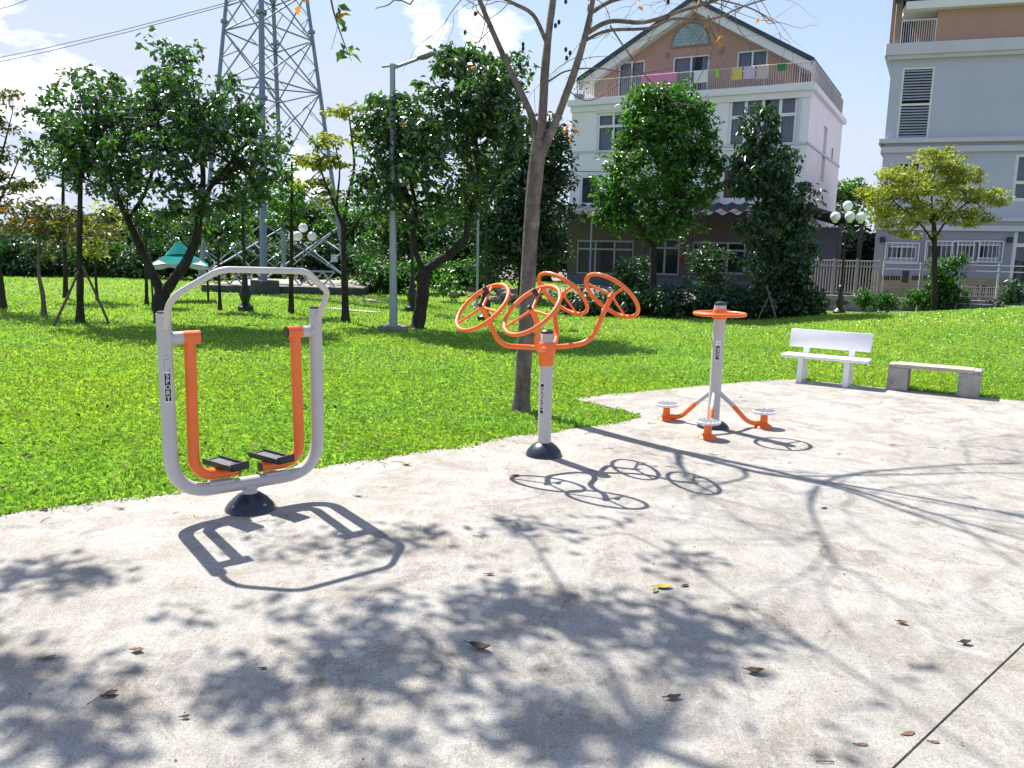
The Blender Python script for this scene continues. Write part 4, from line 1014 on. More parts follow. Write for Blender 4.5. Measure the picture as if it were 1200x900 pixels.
# plain grey post
b = MB(); p = G(559, 362); b.tube([(0, 0, -.02), (0, 0, 3.2)], .035, 10); b.box((-.09, -.09, -.02), (.09, .09, .02)); b.v = [v_ + p for v_ in b.v]
tag(b.build('grey_post', M_GALV, None, origin=p), 'thin plain grey steel post left of the bare trunk', 'post')

# teal tent
def tent():
    c = G(213, 352); t = empty('gazebo_tent', c, R(20), 'small teal and white gazebo tent behind the forked tree', 'tent')
    Yc = c.y; zt = at(205, 283, Yc).z; ze = at(205, 311, Yc).z; zm = at(205, 299, Yc).z; hw = 35 * Yc / CF * .86
    def tier(hw0, z0, hw1, z1, m, name, val=.0):
        b = MB(); cs = [(-1, -1), (1, -1), (1, 1), (-1, 1)]
        for i in range(4):
            a, d = cs[i], cs[(i+1) % 4]; n = 6; row0 = []; row1 = []
            for k in range(n + 1):
                u = k / n; x, y = a[0] + (d[0]-a[0])*u, a[1] + (d[1]-a[1])*u; sag = .06 * math.sin(math.pi * u)
                row0.append((x*hw0, y*hw0, z0 - sag * 0 + sag)); row1.append((x*hw1, y*hw1, z1))
            for k in range(n): b.quad(row0[k], row0[k+1], row1[k+1], row1[k])
            if val:
                for k in range(n): b.quad((row0[k][0], row0[k][1], row0[k][2] - val - (.05 if k % 2 else 0)), (row0[k+1][0], row0[k+1][1], row0[k+1][2] - val - (0 if k % 2 else .05)), row0[k+1], row0[k])
        bm = b; return bm.build(name, m, t, smooth=False)
    tier(hw, ze, .30, zm + .03, M_TENT, 'lower_roof'); tier(.36, zm - .02, .02, zt, M_TENT, 'upper_roof')
    tier(hw + .004, ze - .003, hw - .02, ze + .03, M_TENTW, 'valance', .08)
    for i in range(4):
        b = MB(); a = [(-1, -1), (1, -1), (1, 1), (-1, 1)][i]; V = []
        b.quad((a[0]*hw*1.003, a[1]*hw*1.003, ze + .012), (a[0]*hw*.45, a[1]*hw*1.003, ze + .07), (a[0]*.5, a[1]*.5, ze + (zm-ze)*.75 + .03), (a[0]*hw*.72, a[1]*hw*.72, ze + (zm-ze)*.42+.03))
        b.build('pale_stripe', M_TENTW, t, smooth=False)
    for sx, sy in ((-1, -1), (1, -1), (1, 1), (-1, 1)):
        b = MB(); b.tube([(sx*hw*.97, sy*hw*.97, 0), (sx*hw*.97, sy*hw*.97, ze + .02)], .025, 8); b.build('leg', M_IRON, t)
tent()

# ------------------------------------------------------------------ pylon
def pylon():
    N0, F0, L0, R0 = G(309, 344), G(334, 331.5), G(234, 338), G(407, 338)
    c = (N0 + F0 + L0 + R0) / 4; t = empty('lattice_pylon', (c.x, c.y, 0), 0, 'tall blue grey steel lattice electricity pylon with four legs', 'pylon')
    scz = 245
    legs = [N0, R0, F0, L0]
    def pt(i, z):
        f = 1 - z / 21.0; p = c + (legs[i] - c) * f; return Vector((p.x - c.x, p.y - c.y, z))
    for i in range(4):
        b = MB(); r0 = .12 if i == 0 else (.10 if i == 2 else .085); b.tube([pt(i, .25), pt(i, 8), pt(i, 17)], [r0, r0 * .8, r0 * .5], 10)
        for z in (3.6, 6.4, 9.2): b.tube([pt(i, z - .05), pt(i, z + .05)], r0 * 1.5, 10)
        b.build('leg', M_GALVD, t)
    lv = [.45, 2.3, 4.7, 7.1, 8.9, 10.5, 12.0, 13.4, 14.6]
    for i in range(4):
        j = (i + 1) % 4; b = MB(); w = .028
        for k, (z0, z1) in enumerate(zip(lv, lv[1:])):
            b.tube([pt(i, z0), pt(j, z1)], w, 6); b.tube([pt(j, z0), pt(i, z1)], w, 6)
            if k >= 2: b.tube([pt(i, z0), pt(j, z0)], w, 6)
            zm = (z0 + z1) / 2; m_ = (pt(i, zm) + pt(j, zm)) / 2
            b.tube([pt(i, zm), pt(i, z0).lerp(pt(j, z1), .25)], w * .6, 5); b.tube([pt(j, zm), pt(j, z0).lerp(pt(i, z1), .25)], w * .6, 5)
            b.tube([pt(i, zm), pt(j, z0).lerp(pt(i, z1), .75)], w * .6, 5); b.tube([pt(j, zm), pt(i, z0).lerp(pt(j, z1), .75)], w * .6, 5)
        b.build('bracing', mat('pale_bracing_steel', (.24, .28, .36), .65, .12, 5, metal=.1) if i in (0, 3) else M_GALVD, t)
    b = MB()
    for z in (7.1, 10.5): b.tube([pt(0, z), pt(2, z)], .025, 6); b.tube([pt(1, z), pt(3, z)], .025, 6)
    b.build('inner_bracing', M_GALVD, t)
    b = MB(); q = pt(1, 1.25); b.box((q.x - .42, q.y - .12, 1.0), (q.x - .17, q.y - .08, 1.28)); b.build('notice_plate', mat('notice_grey', (.4, .45, .5), .5), t)
    # plinth
    x0, x1 = at(232, 345, N0.y).x, at(424, 345, N0.y).x
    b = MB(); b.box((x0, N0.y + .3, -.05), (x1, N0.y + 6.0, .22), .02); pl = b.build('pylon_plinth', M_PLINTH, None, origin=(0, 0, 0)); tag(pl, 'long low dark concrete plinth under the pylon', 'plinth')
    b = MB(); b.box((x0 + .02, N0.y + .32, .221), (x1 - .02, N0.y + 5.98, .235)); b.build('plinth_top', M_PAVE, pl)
    b = MB(); b.lathe([(.46, -.05), (.46, .42), (.42, .44)], Vector((N0.x, N0.y, 0)) + Vector((.05, 0, 0)), 20); fb = b.build('footing_block', M_PLINTH, None, origin=(N0.x, N0.y, 0)); tag(fb, 'dark round concrete footing at the near pylon leg', 'footing')
    # folded lattice trestles on the plinth
    for k, (xa, xb, lab) in enumerate(((238, 300, 'low steel trestle on the plinth left of the near pylon leg'), (338, 392, 'low steel trestle on the plinth right of the near pylon leg'))):
        Yt = N0.y + .9; a, d = at(xa, 337, Yt), at(xb, 337, Yt); a.z = d.z = .235
        b = MB(); h_ = .5; n = 4
        b.tube([a + Vector((0, 0, h_)), d + Vector((0, 0, h_))], .035, 6)
        for i in range(n):
            p0, p1 = a.lerp(d, i / n), a.lerp(d, (i + 1) / n); b.tube([p0, p1 + Vector((0, 0, h_))], .03, 6); b.tube([p1, p0 + Vector((0, 0, h_))], .03, 6)
        tr = b.build('steel_trestle', M_GALV, None, origin=a); tag(tr, lab, 'trestle')
    # wires leaving the frame at the upper left
    for k, (pa, pb) in enumerate((((-60, 82, 60), (265, 0, 40)), ((-60, 88, 60), (290, -4, 40)), ((-40, 20, 60), (40, -6, 50)))):
        A, Bq = at(pa[0], pa[1], pa[2]), at(pb[0], pb[1], pb[2]); b = MB(); n = 10
        d = (Bq - A); A2 = A - d * .6; B2 = Bq + d * 1.0
        b.tube([A2.lerp(B2, i / n) - Vector((0, 0, 1.2 * math.sin(math.pi * i / n) - 1.0)) for i in range(n + 1)], .022, 5)
        o = b.build('power_line', M_WIRE, None, origin=A2); tag(o, ['lower of two parallel overhead wires at the upper left', 'upper of two parallel overhead wires at the upper left', 'short overhead wire in the top left corner'][k], 'power line', 'overhead wires')
pylon()

# ------------------------------------------------------------------ buildings
class Facade:
    def __init__(s, A, B):
        s.A = Vector((A.x, A.y, 0)); d = Vector((B.x - A.x, B.y - A.y, 0)); s.W = d.length; s.u = d.normalized(); s.n = Vector((s.u.y, -s.u.x, 0))  # towards the camera
        s.th = math.atan2(s.u.y, s.u.x)
    def fp(s, px, py, off=0.0):
        """Local (u, z) of the pixel on the facade plane pushed off metres towards the camera."""
        P = s.A + s.n * off; d = ray(px, py); t = (P - EYE).dot(s.n) / d.dot(s.n); q = EYE + d * t - P
        return q.dot(s.u), q.z

def wallholes(b, u0, u1, z0, z1, holes, y=0.0, dep=.18):
    us = sorted({u0, u1, *[h[0] for h in holes], *[h[1] for h in holes]}); zs = sorted({z0, z1, *[h[2] for h in holes], *[h[3] for h in holes]})
    us = [u for u in us if u0 <= u <= u1]; zs = [z for z in zs if z0 <= z <= z1]
    for a, c in zip(us, us[1:]):
        for d, e in zip(zs, zs[1:]):
            mu, mz = (a + c) / 2, (d + e) / 2
            if any(h[0] < mu < h[1] and h[2] < mz < h[3] for h in holes): continue
            b.quad((a, y, d), (c, y, d), (c, y, e), (a, y, e))
    for h in holes:
        a, c, d, e = h
        b.quad((a, y, d), (a, y, e), (a, y + dep, e), (a, y + dep, d)); b.quad((c, y, d), (c, y + dep, d), (c, y + dep, e), (c, y, e))
        b.quad((a, y, d), (a, y + dep, d), (c, y + dep, d), (c, y, d)); b.quad((a, y, e), (c, y, e), (c, y + dep, e), (a, y + dep, e))

def window(root, u0, u1, z0, z1, cols=2, trans=None, y=0.0, curtain=M_CURT, fm=M_TRIM, fw=.07, name='window', cur=True, open_=None):
    y0 = y + .05; b = MB()
    b.box((u0, y0, z0), (u0+fw, y0+.07, z1)); b.box((u1-fw, y0, z0), (u1, y0+.07, z1)); b.box((u0+fw, y0, z0), (u1-fw, y0+.07, z0+fw)); b.box((u0+fw, y0, z1-fw), (u1-fw, y0+.07, z1))
    for k in range(1, cols):
        u = u0 + (u1-u0)*k/cols; b.box((u-fw*.5, y0+.002, z0+fw), (u+fw*.5, y0+.068, z1-fw))
    if trans: zt = z0 + (z1-z0)*trans; b.box((u0+fw, y0-.002, zt-fw*.5), (u1-fw, y0+.064, zt+fw*.5))
    w = b.build(name, fm, root, smooth=False)
    g_ = MB(); g_.quad((u0+fw*.5, y0+.035, z0+fw*.5), (u1-fw*.5, y0+.035, z0+fw*.5), (u1-fw*.5, y0+.035, z1-fw*.5), (u0+fw*.5, y0+.035, z1-fw*.5)); g_.build('pane', M_GLASS, w, smooth=False)
    if cur:
        c = MB(); n = int((u1-u0)/.045); pr = random.Random(int(u0*97+z0*13))
        gap = (pr.uniform(.35, .65), .05 if pr.random() < .5 else .12)
        for i in range(n):
            a, d = u0 + (u1-u0)*i/n, u0 + (u1-u0)*(i+1)/n
            if abs((i+.5)/n - gap[0]) < gap[1]: continue
            ya, yb = y+.20+.03*math.sin(i*1.3), y+.20+.03*math.sin((i+1)*1.3); c.quad((a, ya, z0), (d, yb, z0), (d, yb, z1), (a, ya, z1))
        c.build('curtain', curtain, w, angle=180)
    bk = MB(); bk.box((u0-.03, y+.45, z0-.03), (u1+.03, y+.48, z1+.03)); bk.build('dark_room', M_DARKIN, w, smooth=False)
    return w

def railing(root, P0, P1, z0, z1, n, m, name='railing', rr=.016, posts=2, bars=True):
    b = MB(); P0, P1 = Vector(P0), Vector(P1)
    b.tube([(P0.x, P0.y, z1), (P1.x, P1.y, z1)], rr * 1.6, 8); b.tube([(P0.x, P0.y, z0 + .05), (P1.x, P1.y, z0 + .05)], rr, 6)
    for i in range(n + 1):
        p = P0.lerp(P1, i / n); pw = rr * (1.7 if i % max(1, n // posts) == 0 else .8); b.tube([(p.x, p.y, z0), (p.x, p.y, z1)], pw, 5)
    return b.build(name, m, root, smooth=False)

def white_house():
    dA, dB = 42.0, 36.6
    A = at(665, 300, dA); B = at(936, 300, dB); F = Facade(A, B); W = F.W
    t = empty('white_house', F.A, F.th, 'white house with a brown gable, roof terrace railing and corrugated awning', 'house')
    fp = F.fp
    zl = (fp(668, 122)[1] + fp(935, 103)[1]) / 2        # terrace ledge
    za = (fp(665, 243)[1] + fp(860, 238)[1]) / 2        # awning line
    D = 10.5
    def hole(x0, y0, x1, y1):
        u0, z1 = fp(x0, y0); u1, z0 = fp(x1, y1); return (u0, u1, z0, z1)
    H3 = [hole(700, 133, 736, 180), hole(855, 116, 932, 170)]
    H2 = [hole(680, 206, 701, 240), hole(768, 205, 800, 236), hole(848, 198, 878, 233)]
    H1 = [hole(676, 281, 741, 323), hole(762, 279, 795, 323), hole(811, 283, 872, 322)]
    b = MB(); wallholes(b, 0, W, za + .02, zl, H3 + H2); b.build('upper_wall', M_WALLW, t, smooth=False)
    zg = fp(700, 323)[1]
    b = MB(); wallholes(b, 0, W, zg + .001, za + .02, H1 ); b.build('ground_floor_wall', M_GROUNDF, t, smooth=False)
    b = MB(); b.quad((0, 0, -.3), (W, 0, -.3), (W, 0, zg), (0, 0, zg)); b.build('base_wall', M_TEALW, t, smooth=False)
    b = MB(); b.quad((0, 0, -.3), (0, 0, zl), (0, D, zl), (0, D, -.3)); b.quad((0, D, -.3), (0, D, zl), (W, D, zl), (W, D, -.3)); b.quad((0, 0, zl - .01), (W, 0, zl - .01), (W, D, zl - .01), (0, D, zl - .01)); b.build('back_wall', M_WALLW, t, smooth=False)
    # side wall to the right with a recess and a small window
    sh = [(4.3, 5.4, zl - 3.6, zl - 1.0), (7.3, 7.9, zl - 2.4, zl - 1.7)]
    b = MB(); s2 = MB(); wallholes(s2, 0, D, -.3, zl, sh, 0, .12)
    b.add([(W - v_.y, v_.x, v_.z) for v_ in s2.v], s2.f); side = b.build('side_wall', M_WALLSIDE, t, smooth=False)
    b = MB(); b.box((W - .14, sh[0][0], sh[0][2]), (W - .12, sh[0][1], sh[0][3])); b.build('side_recess', M_TRIMG, side, smooth=False)
    b = MB(); b.box((W - .14, sh[1][0], sh[1][2]), (W - .12, sh[1][1], sh[1][3])); b.build('side_window', M_DARKIN, side, smooth=False)
    # cornices
    b = MB(); b.box((-.18, -.2, zl - .14), (W + .18, .1, zl + .16), .02); b.box((W + .001, .101, zl - .14), (W + .2, D, zl + .12), .02); b.box((-.06, -.08, zl - .42), (W + .06, -.001, zl - .142), .01); b.build('cornice', M_TRIM, t)
    zb = (fp(668, 179)[1]); b = MB(); b.box((-.03, -.06, zb - .05), (W + .03, -.001, zb + .05)); b.box((W + .001, -.06, zb - .05), (W + .05, D, zb + .05)); b.build('string_course', M_TRIMG, t, smooth=False)
    b = MB()
    for h in H3: b.box((h[0] - .12, -.09, h[2] - .12), (h[1] + .12, -.001, h[2] - .02)); b.box((h[0] - .1, -.06, h[3] + .02), (h[1] + .1, -.001, h[3] + .1))
    b.build('window_sill', M_TRIM, t, smooth=False)
    window(t, *H3[0], cols=2, trans=.68, fw=.12); window(t, *H3[1], cols=4, trans=.62, fw=.14)
    window(t, *H2[0], cols=1, fw=.1, cur=False); window(t, *H2[1], 2, .7); w = window(t, *H2[2], cols=2, curtain=M_ORCURT, fw=.05)
    GFM = mat('shade_darkened_frame', (.30, .31, .34), .7, .1); GFC = mat('teal_curtain', (.10, .14, .15), .9, .1)  # frame colour toned down to grey, standing in for shade below the awning
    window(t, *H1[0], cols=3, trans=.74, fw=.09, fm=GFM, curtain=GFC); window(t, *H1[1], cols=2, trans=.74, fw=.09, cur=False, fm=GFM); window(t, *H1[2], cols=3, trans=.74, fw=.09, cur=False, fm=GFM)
    b = MB(); h = hole(797, 292, 808, 308); b.box((h[0], -.03, h[2]), (h[1], -.004, h[3])); b.build('poster', M_RED, t, smooth=False)
    # downpipes / piers
    for x in (752, 806):
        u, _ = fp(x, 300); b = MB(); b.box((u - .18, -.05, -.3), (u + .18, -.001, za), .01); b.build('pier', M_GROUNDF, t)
    u, _ = fp(931, 200); b = MB(); b.tube([(u, -.06, -.2), (u, -.06, zl - .45)], .05, 8); b.build('drain_pipe', M_TRIMG, t)
    b = MB(); b.tube([(.05 + W * .55 * i / 8, -.03, zb - .9 - .10 * math.sin(math.pi * i / 8)) for i in range(9)], .014, 5); b.build('cable', M_AWN, t)
    # awning: corrugated sheet
    b = MB(); n = 150; u0, u1 = -1.2, W - 1.2; V = []; Fs = []
    for i in range(n + 1):
        u = u0 + (u1 - u0) * i / n; w_ = .07 * math.sin(u * 2 * math.pi / .62)
        V += [(u, -2.8, za - .52 + w_), (u, .0, za + .05 + w_)]
    for i in range(n): Fs.append((2*i, 2*i+2, 2*i+3, 2*i+1))
    b.add(V, Fs); b.add([(v_[0], v_[1], v_[2] - .03) for v_ in V], [tuple(reversed(f)) for f in Fs]); b.build('awning', M_AWN, t)
    b = MB(); b.box((u0, -2.7, za - .74), (u1, -2.6, za - .62)); b.build('awning_beam', M_DARKIN, t, smooth=False)
    for x in (692, 930):
        u = fp(x, 300, 2.65)[0]; b = MB(); b.tube([(u, -2.65, -.3), (u, -2.65, za - .7)], .045, 8); b.build('awning_post', M_GALVD, t)
    # air conditioner above the awning
    for x in (829, 806):
        u, z = fp(x, 229); b = MB(); b.box((u - .38, -.42, z - .28), (u + .38, -.08, z + .28), .02); ac = b.build('air_conditioner', M_TRIM, t); b = MB(); b.torus((u - .08, -.425, z), (0, 1, 0), .2, .02, 24, 6); b.lathe([(.18, 0), (.18, .006)], (u - .08, -.428, z), 20, (0, 1, 0)); b.build('fan_grille', M_AWN, ac)
    # gable storey set back
    off = 1.5
    gz0 = zl - .0
    def gp(px, py, o=-off): return fp(px, py, o)
    uL, _ = gp(697, 100); uR, _ = gp(929, 82); ap, az = gp(808, 7); ezL = gp(697, 97)[1]; ezR = gp(930, 74)[1]
    um = (uL + uR) / 2; ez = (gp(700, 96)[1] + gp(928, 76)[1]) / 2 + .1
    mk = lambda x0, y0, x1, y1: (gp(x0, y0)[0], gp(x1, y1)[0], gp(x1, y1)[1], gp(x0, y0)[1])
    hd = [mk(725, 73, 754, 116), mk(789, 67, 829, 112), mk(864, 60, 899, 82)]
    for i in (0, 1): hd[i] = (hd[i][0], hd[i][1], gz0 + .02, hd[i][3])
    topz = max(h[3] for h in hd) + .001
    # rectangle part with holes up to where the slope allows, then gable triangle fan in strips
    slope = (az - ez) / (um - uL)
    b = MB(); n = 60; us = sorted({*[uL + (uR - uL) * i / n for i in range(n + 1)], *[h[0] for h in hd], *[h[1] for h in hd], um})
    zroof = lambda u: ez + slope * (min(u - uL, uR - u))
    for a, c in zip(us, us[1:]):
        mu = (a + c) / 2; segs = [(gz0, None)]; hh = [h for h in hd if h[0] < mu < h[1]]
        lo = gz0
        if hh:
            h = hh[0]
            if h[2] > gz0 + .03: b.quad((a, off, gz0), (c, off, gz0), (c, off, h[2]), (a, off, h[2]))
            lo = h[3]
        b.quad((a, off, lo), (c, off, lo), (c, off, zroof(c)), (a, off, zroof(a)))
    for h in hd:
        a, c, d, e = h; y, dep = off, .2
        b.quad((a, y, d), (a, y, e), (a, y + dep, e), (a, y + dep, d)); b.quad((c, y, d), (c, y + dep, d), (c, y + dep, e), (c, y, e)); b.quad((a, y, d), (a, y + dep, d), (c, y + dep, d), (c, y, d)); b.quad((a, y, e), (c, y, e), (c, y + dep, e), (a, y + dep, e))
    b.quad((uR, off, gz0), (uR, D - 1, gz0), (uR, D - 1, ez), (uR, off, ez)); b.quad((uL, off, gz0), (uL, off, ez), (uL, D - 1, ez), (uL, D - 1, gz0))
    b.build('gable_wall', M_BROWN, t, smooth=False)
    window(t, *hd[0], cols=2, y=off, fw=.08, name='terrace_door'); window(t, *hd[1], cols=2, y=off, fw=.08, name='terrace_door'); window(t, *hd[2], cols=2, y=off, fw=.09)
    # lunette
    cu, cz = gp(809, 53); r_ = (gp(830, 53)[0] - gp(788, 53)[0]) / 2; hh = gp(809, 28)[1] - cz
    b = MB(); n = 20; V = [(cu + r_ * math.cos(math.pi * i / n), off - .03, cz + hh * math.sin(math.pi * i / n)) for i in range(n + 1)]
    b.add(V, [tuple(reversed(range(n + 1)))]); b.build('lunette', M_SHINGLE, t, smooth=False)
    b = MB(); b.tube([(cu + (r_ + .03) * math.cos(math.pi * i / n), off - .02, cz + (hh + .03) * math.sin(math.pi * i / n)) for i in range(n + 1)], .045, 6); b.box((cu - r_ - .08, off - .07, cz - .07), (cu + r_ + .08, off - .002, cz)); b.build('lunette_frame', M_BROWNT, t, smooth=False)
    for x, y in ((782, 65), (846, 59)):
        u, z = gp(x, y); b = MB(); b.tube([(u, off - .08, z - .12), (u, off - .08, z + .12)], .06, 8); b.tube([(u, off - .0, z), (u, off - .08, z)], .03, 6); b.build('wall_lamp', mat('lamp_bronze', (.3, .2, .15), .5), t)
    # roof: two slabs with white fascia and navy tiles
    y0, y1 = 1.0, D - .3; pL, pR, pA = fp(680, 95, -y0), fp(950, 72, -y0), fp(812, 1, -y0); fcs = [(0,3,2,1),(4,5,6,7),(0,1,5,4),(1,2,6,5),(2,3,7,6),(3,0,4,7)]
    ua = pA[0]; za_ = pA[1]; zo = (pL[1] + pR[1]) / 2
    for s, ue in ((-1, pL[0]), (1, pR[0])):
        V = [(ua, y0, za_), (ue, y0, zo), (ue, y1, zo), (ua, y1, za_)]
        b = MB(); b.add([(x, y, z - .40) for x, y, z in V] + [(x, y, z) for x, y, z in V], fcs); b.build('roof_fascia', M_TRIM, t, smooth=False)
        b = MB(); k = s * .15
        b.add([(x + (k if i in (1, 2, 5, 6) else 0), y + (-.12 if i in (0, 1, 4, 5) else .1), z - (.06 if i in (1, 2, 5, 6) else 0)) for i, (x, y, z) in enumerate([(x, y, z + .004) for x, y, z in V] + [(x, y, z + .2) for x, y, z in V])], fcs); b.build('roof', M_TILE, t, smooth=False)
    # terrace railing and clothes
    zr = zl + .16; zt = zl + 1.05
    railing(t, (0.25, .02, 0), (W - .05, .02, 0), zr, zt, 110, mat('railing_cream', (.5, .45, .42), .6), posts=7)
    railing(t, (W - .02, .1, 0), (W - .02, D - .5, 0), zr, zt + .02, 60, mat('railing_cream', (.5, .45, .42), .6), posts=4)
    cl = [((751, 793, 10, (.62, .24, .42), 'pink cloth', 'long pink cloth hung over the terrace railing')), (813, 829, 13, (.7, .7, .72), 'w', 'white cloth hung on the terrace railing right of the middle door'), (838, 842, 9, (.35, .6, .08), 'g', 'narrow lime green cloth on the terrace railing'),
          (857, 869, 13, (.6, .52, .16), 'y', 'mustard yellow towel on the terrace railing'), (871, 884, 13, (.55, .48, .62), 'l', 'lavender towel on the terrace railing between the yellow and beige ones'), (886, 900, 14, (.55, .46, .44), 'b', 'beige towel on the terrace railing'), (910, 920, 7, (.02, .22, .08), 'g2', 'small dark green cloth at the right end of the terrace railing')]
    for k, (x0, x1, hpx, colr, nm, lab) in enumerate(cl):
        u0, u1 = fp(x0, 95, 0)[0], fp(x1, 95, 0)[0]; drop = hpx * 38 / CF; b = MB(); n = 8
        for side_ in (-1, 1):
            rows = []
            for j, dz in enumerate((0.035, 0, -drop * (.5 if side_ < 0 else .4), -drop * (1 if side_ < 0 else .7))):
                rows.append([(u0 + (u1 - u0) * i / n, .02 + side_ * (0 if j == 0 else .035 + .012 * math.sin(i * 1.9 + j)), zt + dz) for i in range(n + 1)])
            for j in range(3):
                for i in range(n):
                    q = (rows[j][i], rows[j][i+1], rows[j+1][i+1], rows[j+1][i]); b.quad(*(q if side_ > 0 else tuple(reversed(q))))
        Mx = Matrix.Translation(F.A) @ Matrix.Rotation(F.th, 4, 'Z'); b.v = [Mx @ v_ for v_ in b.v]
        o = b.build('hanging_towel', mat('towel_' + nm, colr, .9, .1, 8), None, angle=180, origin=Mx @ Vector((u0, 0, zt))); tag(o, lab, 'towel', 'laundry on the terrace railing')
    # planter with thin plants at the left end of the terrace
    u, z = fp(674, 118)
    P = Mx @ Vector((.25, .25, zl + .16))
    pt_ = empty('potted_plant', P, 0, 'potted spindly plant at the left end of the roof terrace', 'plant')
    b = MB(); b.lathe([(.2, 0), (.28, .3), (.26, .3)], seg=14); b.build('pot', M_PALEW, pt_)
    C = np.random.default_rng(3).normal(size=(90, 3)) * np.array((.3, .2, .35)) + np.array((0, 0, .9)); V, Fn = leafgeo(C, np.full(90, .16)); fastmesh('foliage', V, Fn, LM_OLIVE, pt_)
white_house()

def grey_building():
    A = at(1024, 300, 33.0); dd = R(17.7); B = A + Vector((math.cos(-dd), math.sin(-dd), 0)) * 16
    F = Facade(A, B); W = F.W; fp = F.fp
    t = empty('grey_building', F.A, F.th, 'blue grey apartment building with cornice bands and a tall louvred window', 'building')
    z1 = fp(1037, 62)[1]; zt = z1 + 3.6
    def mk(x0, y0, x1, y1): return (fp(x0, y0)[0], fp(x1, y1)[0], fp(x1, y1)[1], fp(x0, y0)[1])
    H = [mk(1058, 79, 1088, 163), mk(1040, 286, 1073, 306), mk(1087, 284, 1118, 306), mk(1118.5, 284, 1143, 306), mk(1143.5, 284, 1171, 306), mk(1053, 190, 1078, 205), mk(1191, 180, 1216, 236), mk(1190, 263, 1222, 350)]
    zm = fp(1030, 262)[1]
    zbrick = fp(1040, 322)[1]
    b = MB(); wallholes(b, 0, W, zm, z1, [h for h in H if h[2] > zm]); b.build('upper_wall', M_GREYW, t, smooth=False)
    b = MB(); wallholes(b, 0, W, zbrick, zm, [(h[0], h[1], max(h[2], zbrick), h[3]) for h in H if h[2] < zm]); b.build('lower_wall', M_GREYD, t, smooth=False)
    b = MB(); wallholes(b, 0, H[7][0], -.4, zbrick, []); b.build('brick_base', M_BRICKY, t, smooth=False)
    b = MB(); SK = .17; b.quad((0, 0, -.4), (0, 0, z1), (SK * 12, 12, z1), (SK * 12, 12, -.4)); b.box((SK * 12, 11.99, -.4), (W, 12, z1)); b.box((2.1, .3, z1 - .05), (W, 12, z1 + .02)); b.build('back_wall', M_GREYW, t, smooth=False)
    b = MB()
    for px, py, th_, pr_ in ((1037, 60, .42, .28), (1037, 68, .2, .18), (1030, 166, .16, .22), (1030, 176, .22, .12), (1028, 256, .14, .16), (1028, 266, .22, .10)):
        z = fp(px, py)[1]; b.box((-pr_, -pr_, z - th_ / 2), (W, -.001, z + th_ / 2)); b.add([(-pr_, 0, z - th_/2), (0, 0, z - th_/2), (SK*12, 12, z - th_/2), (SK*12 - pr_, 12, z - th_/2), (-pr_, 0, z + th_/2), (0, 0, z + th_/2), (SK*12, 12, z + th_/2), (SK*12 - pr_, 12, z + th_/2)], [(0,3,2,1),(4,5,6,7),(0,1,5,4),(1,2,6,5),(2,3,7,6),(3,0,4,7)])
    b.build('cornice', M_TRIMG, t, smooth=False)
    # top storey, set back balcony at its left
    ub = fp(1097, 40)[0]
    b = MB(); wallholes(b, ub, W, z1 + .2, zt, []); b.quad((ub, 0, z1 + .2), (ub, 0, zt), (ub, 1.6, zt), (ub, 1.6, z1 + .2)); b.quad((0, 1.6, z1 + .2), (ub, 1.6, z1 + .2), (ub, 1.6, zt), (0, 1.6, zt)); b.build('top_storey_wall', M_BROWN, t, smooth=False)
    b = MB(); b.box((.35, 1.5, z1 + .2), (ub - .6, 1.59, z1 + 2.6)); b.build('balcony_door', M_DARKIN, t, smooth=False)
    b = MB(); b.box((0.001, .05, z1 + .2), (.22, .25, zt)); b.build('corner_post', M_BROWNT, t, smooth=False)
    b = MB(); b.box((.3, -.35, fp(1044, 12, .35)[1]), (W, 2.5, fp(1044, 3, .35)[1])); rb = b.build('roof_band', M_TRIM, t, smooth=False)
    b = MB(); zz = fp(1044, 4)[1]
    for i in range(46): b.tube([(0 + i * .34, -.25, zz + .06), (0 + i * .34, 2.2, zz + 1.1)], .13, 8)
    b.build('roof_tiles', M_TILE, t)
    railing(t, (.24, .02, 0), (ub - .02, .02, 0), z1 + .2, z1 + 1.15, 15, M_TRIM, rr=.012, posts=1)
    # louvred window: two stacks of slats
    h = H[0]; b = MB(); fw = .08
    b.box((h[0], .03, h[2]), (h[0] + fw, .12, h[3])); b.box((h[1] - fw, .03, h[2]), (h[1], .12, h[3])); zmid = h[2] + (h[3] - h[2]) * .49
    for z in (h[2], zmid - .05, h[3] - fw): b.box((h[0] + fw, .03, z), (h[1] - fw, .12, z + fw))
    lw = b.build('louvred_window', M_TRIM, t, smooth=False)
    b = MB(); n = 24; rot = Matrix.Rotation(R(38), 3, 'X')
    for i in range(n):
        z = h[2] + fw + (h[3] - h[2] - 2 * fw) * (i + .5) / n
        if abs(z - zmid) > .08: b.box((h[0] + fw, .04, z - .012), (h[1] - fw, .12, z + .012), 0, rot)
    b.build('louvre_slats', M_LOUVRE, lw, smooth=False)
    b = MB(); b.box((h[0] - .02, .15, h[2] - .02), (h[1] + .02, .17, h[3] + .02)); b.build('dark_room', M_DARKIN, lw, smooth=False)
    for h in H[1:5]:
        w = window(t, h[0], h[1], h[2], h[3], cols=1 if h is not H[1] else 2, fw=.05, cur=True, curtain=M_CURT)
        b = MB(); u0, u1, z0, z3 = h; y = -.09; rr = .018
        for q in (((u0 - .06, z0 - .05), (u1 + .06, z0 - .05)), ((u0 - .06, z3 + .05), (u1 + .06, z3 + .05)), ((u0 - .06, z0 - .05), (u0 - .06, z3 + .05)), ((u1 + .06, z0 - .05), (u1 + .06, z3 + .05)), ((u0 + .08, z0 + .1), (u1 - .08, z0 + .1)), ((u0 + .08, z3 - .1), (u1 - .08, z3 - .1))):
            b.tube([(q[0][0], y, q[0][1]), (q[1][0], y, q[1][1])], rr * 1.4, 5)
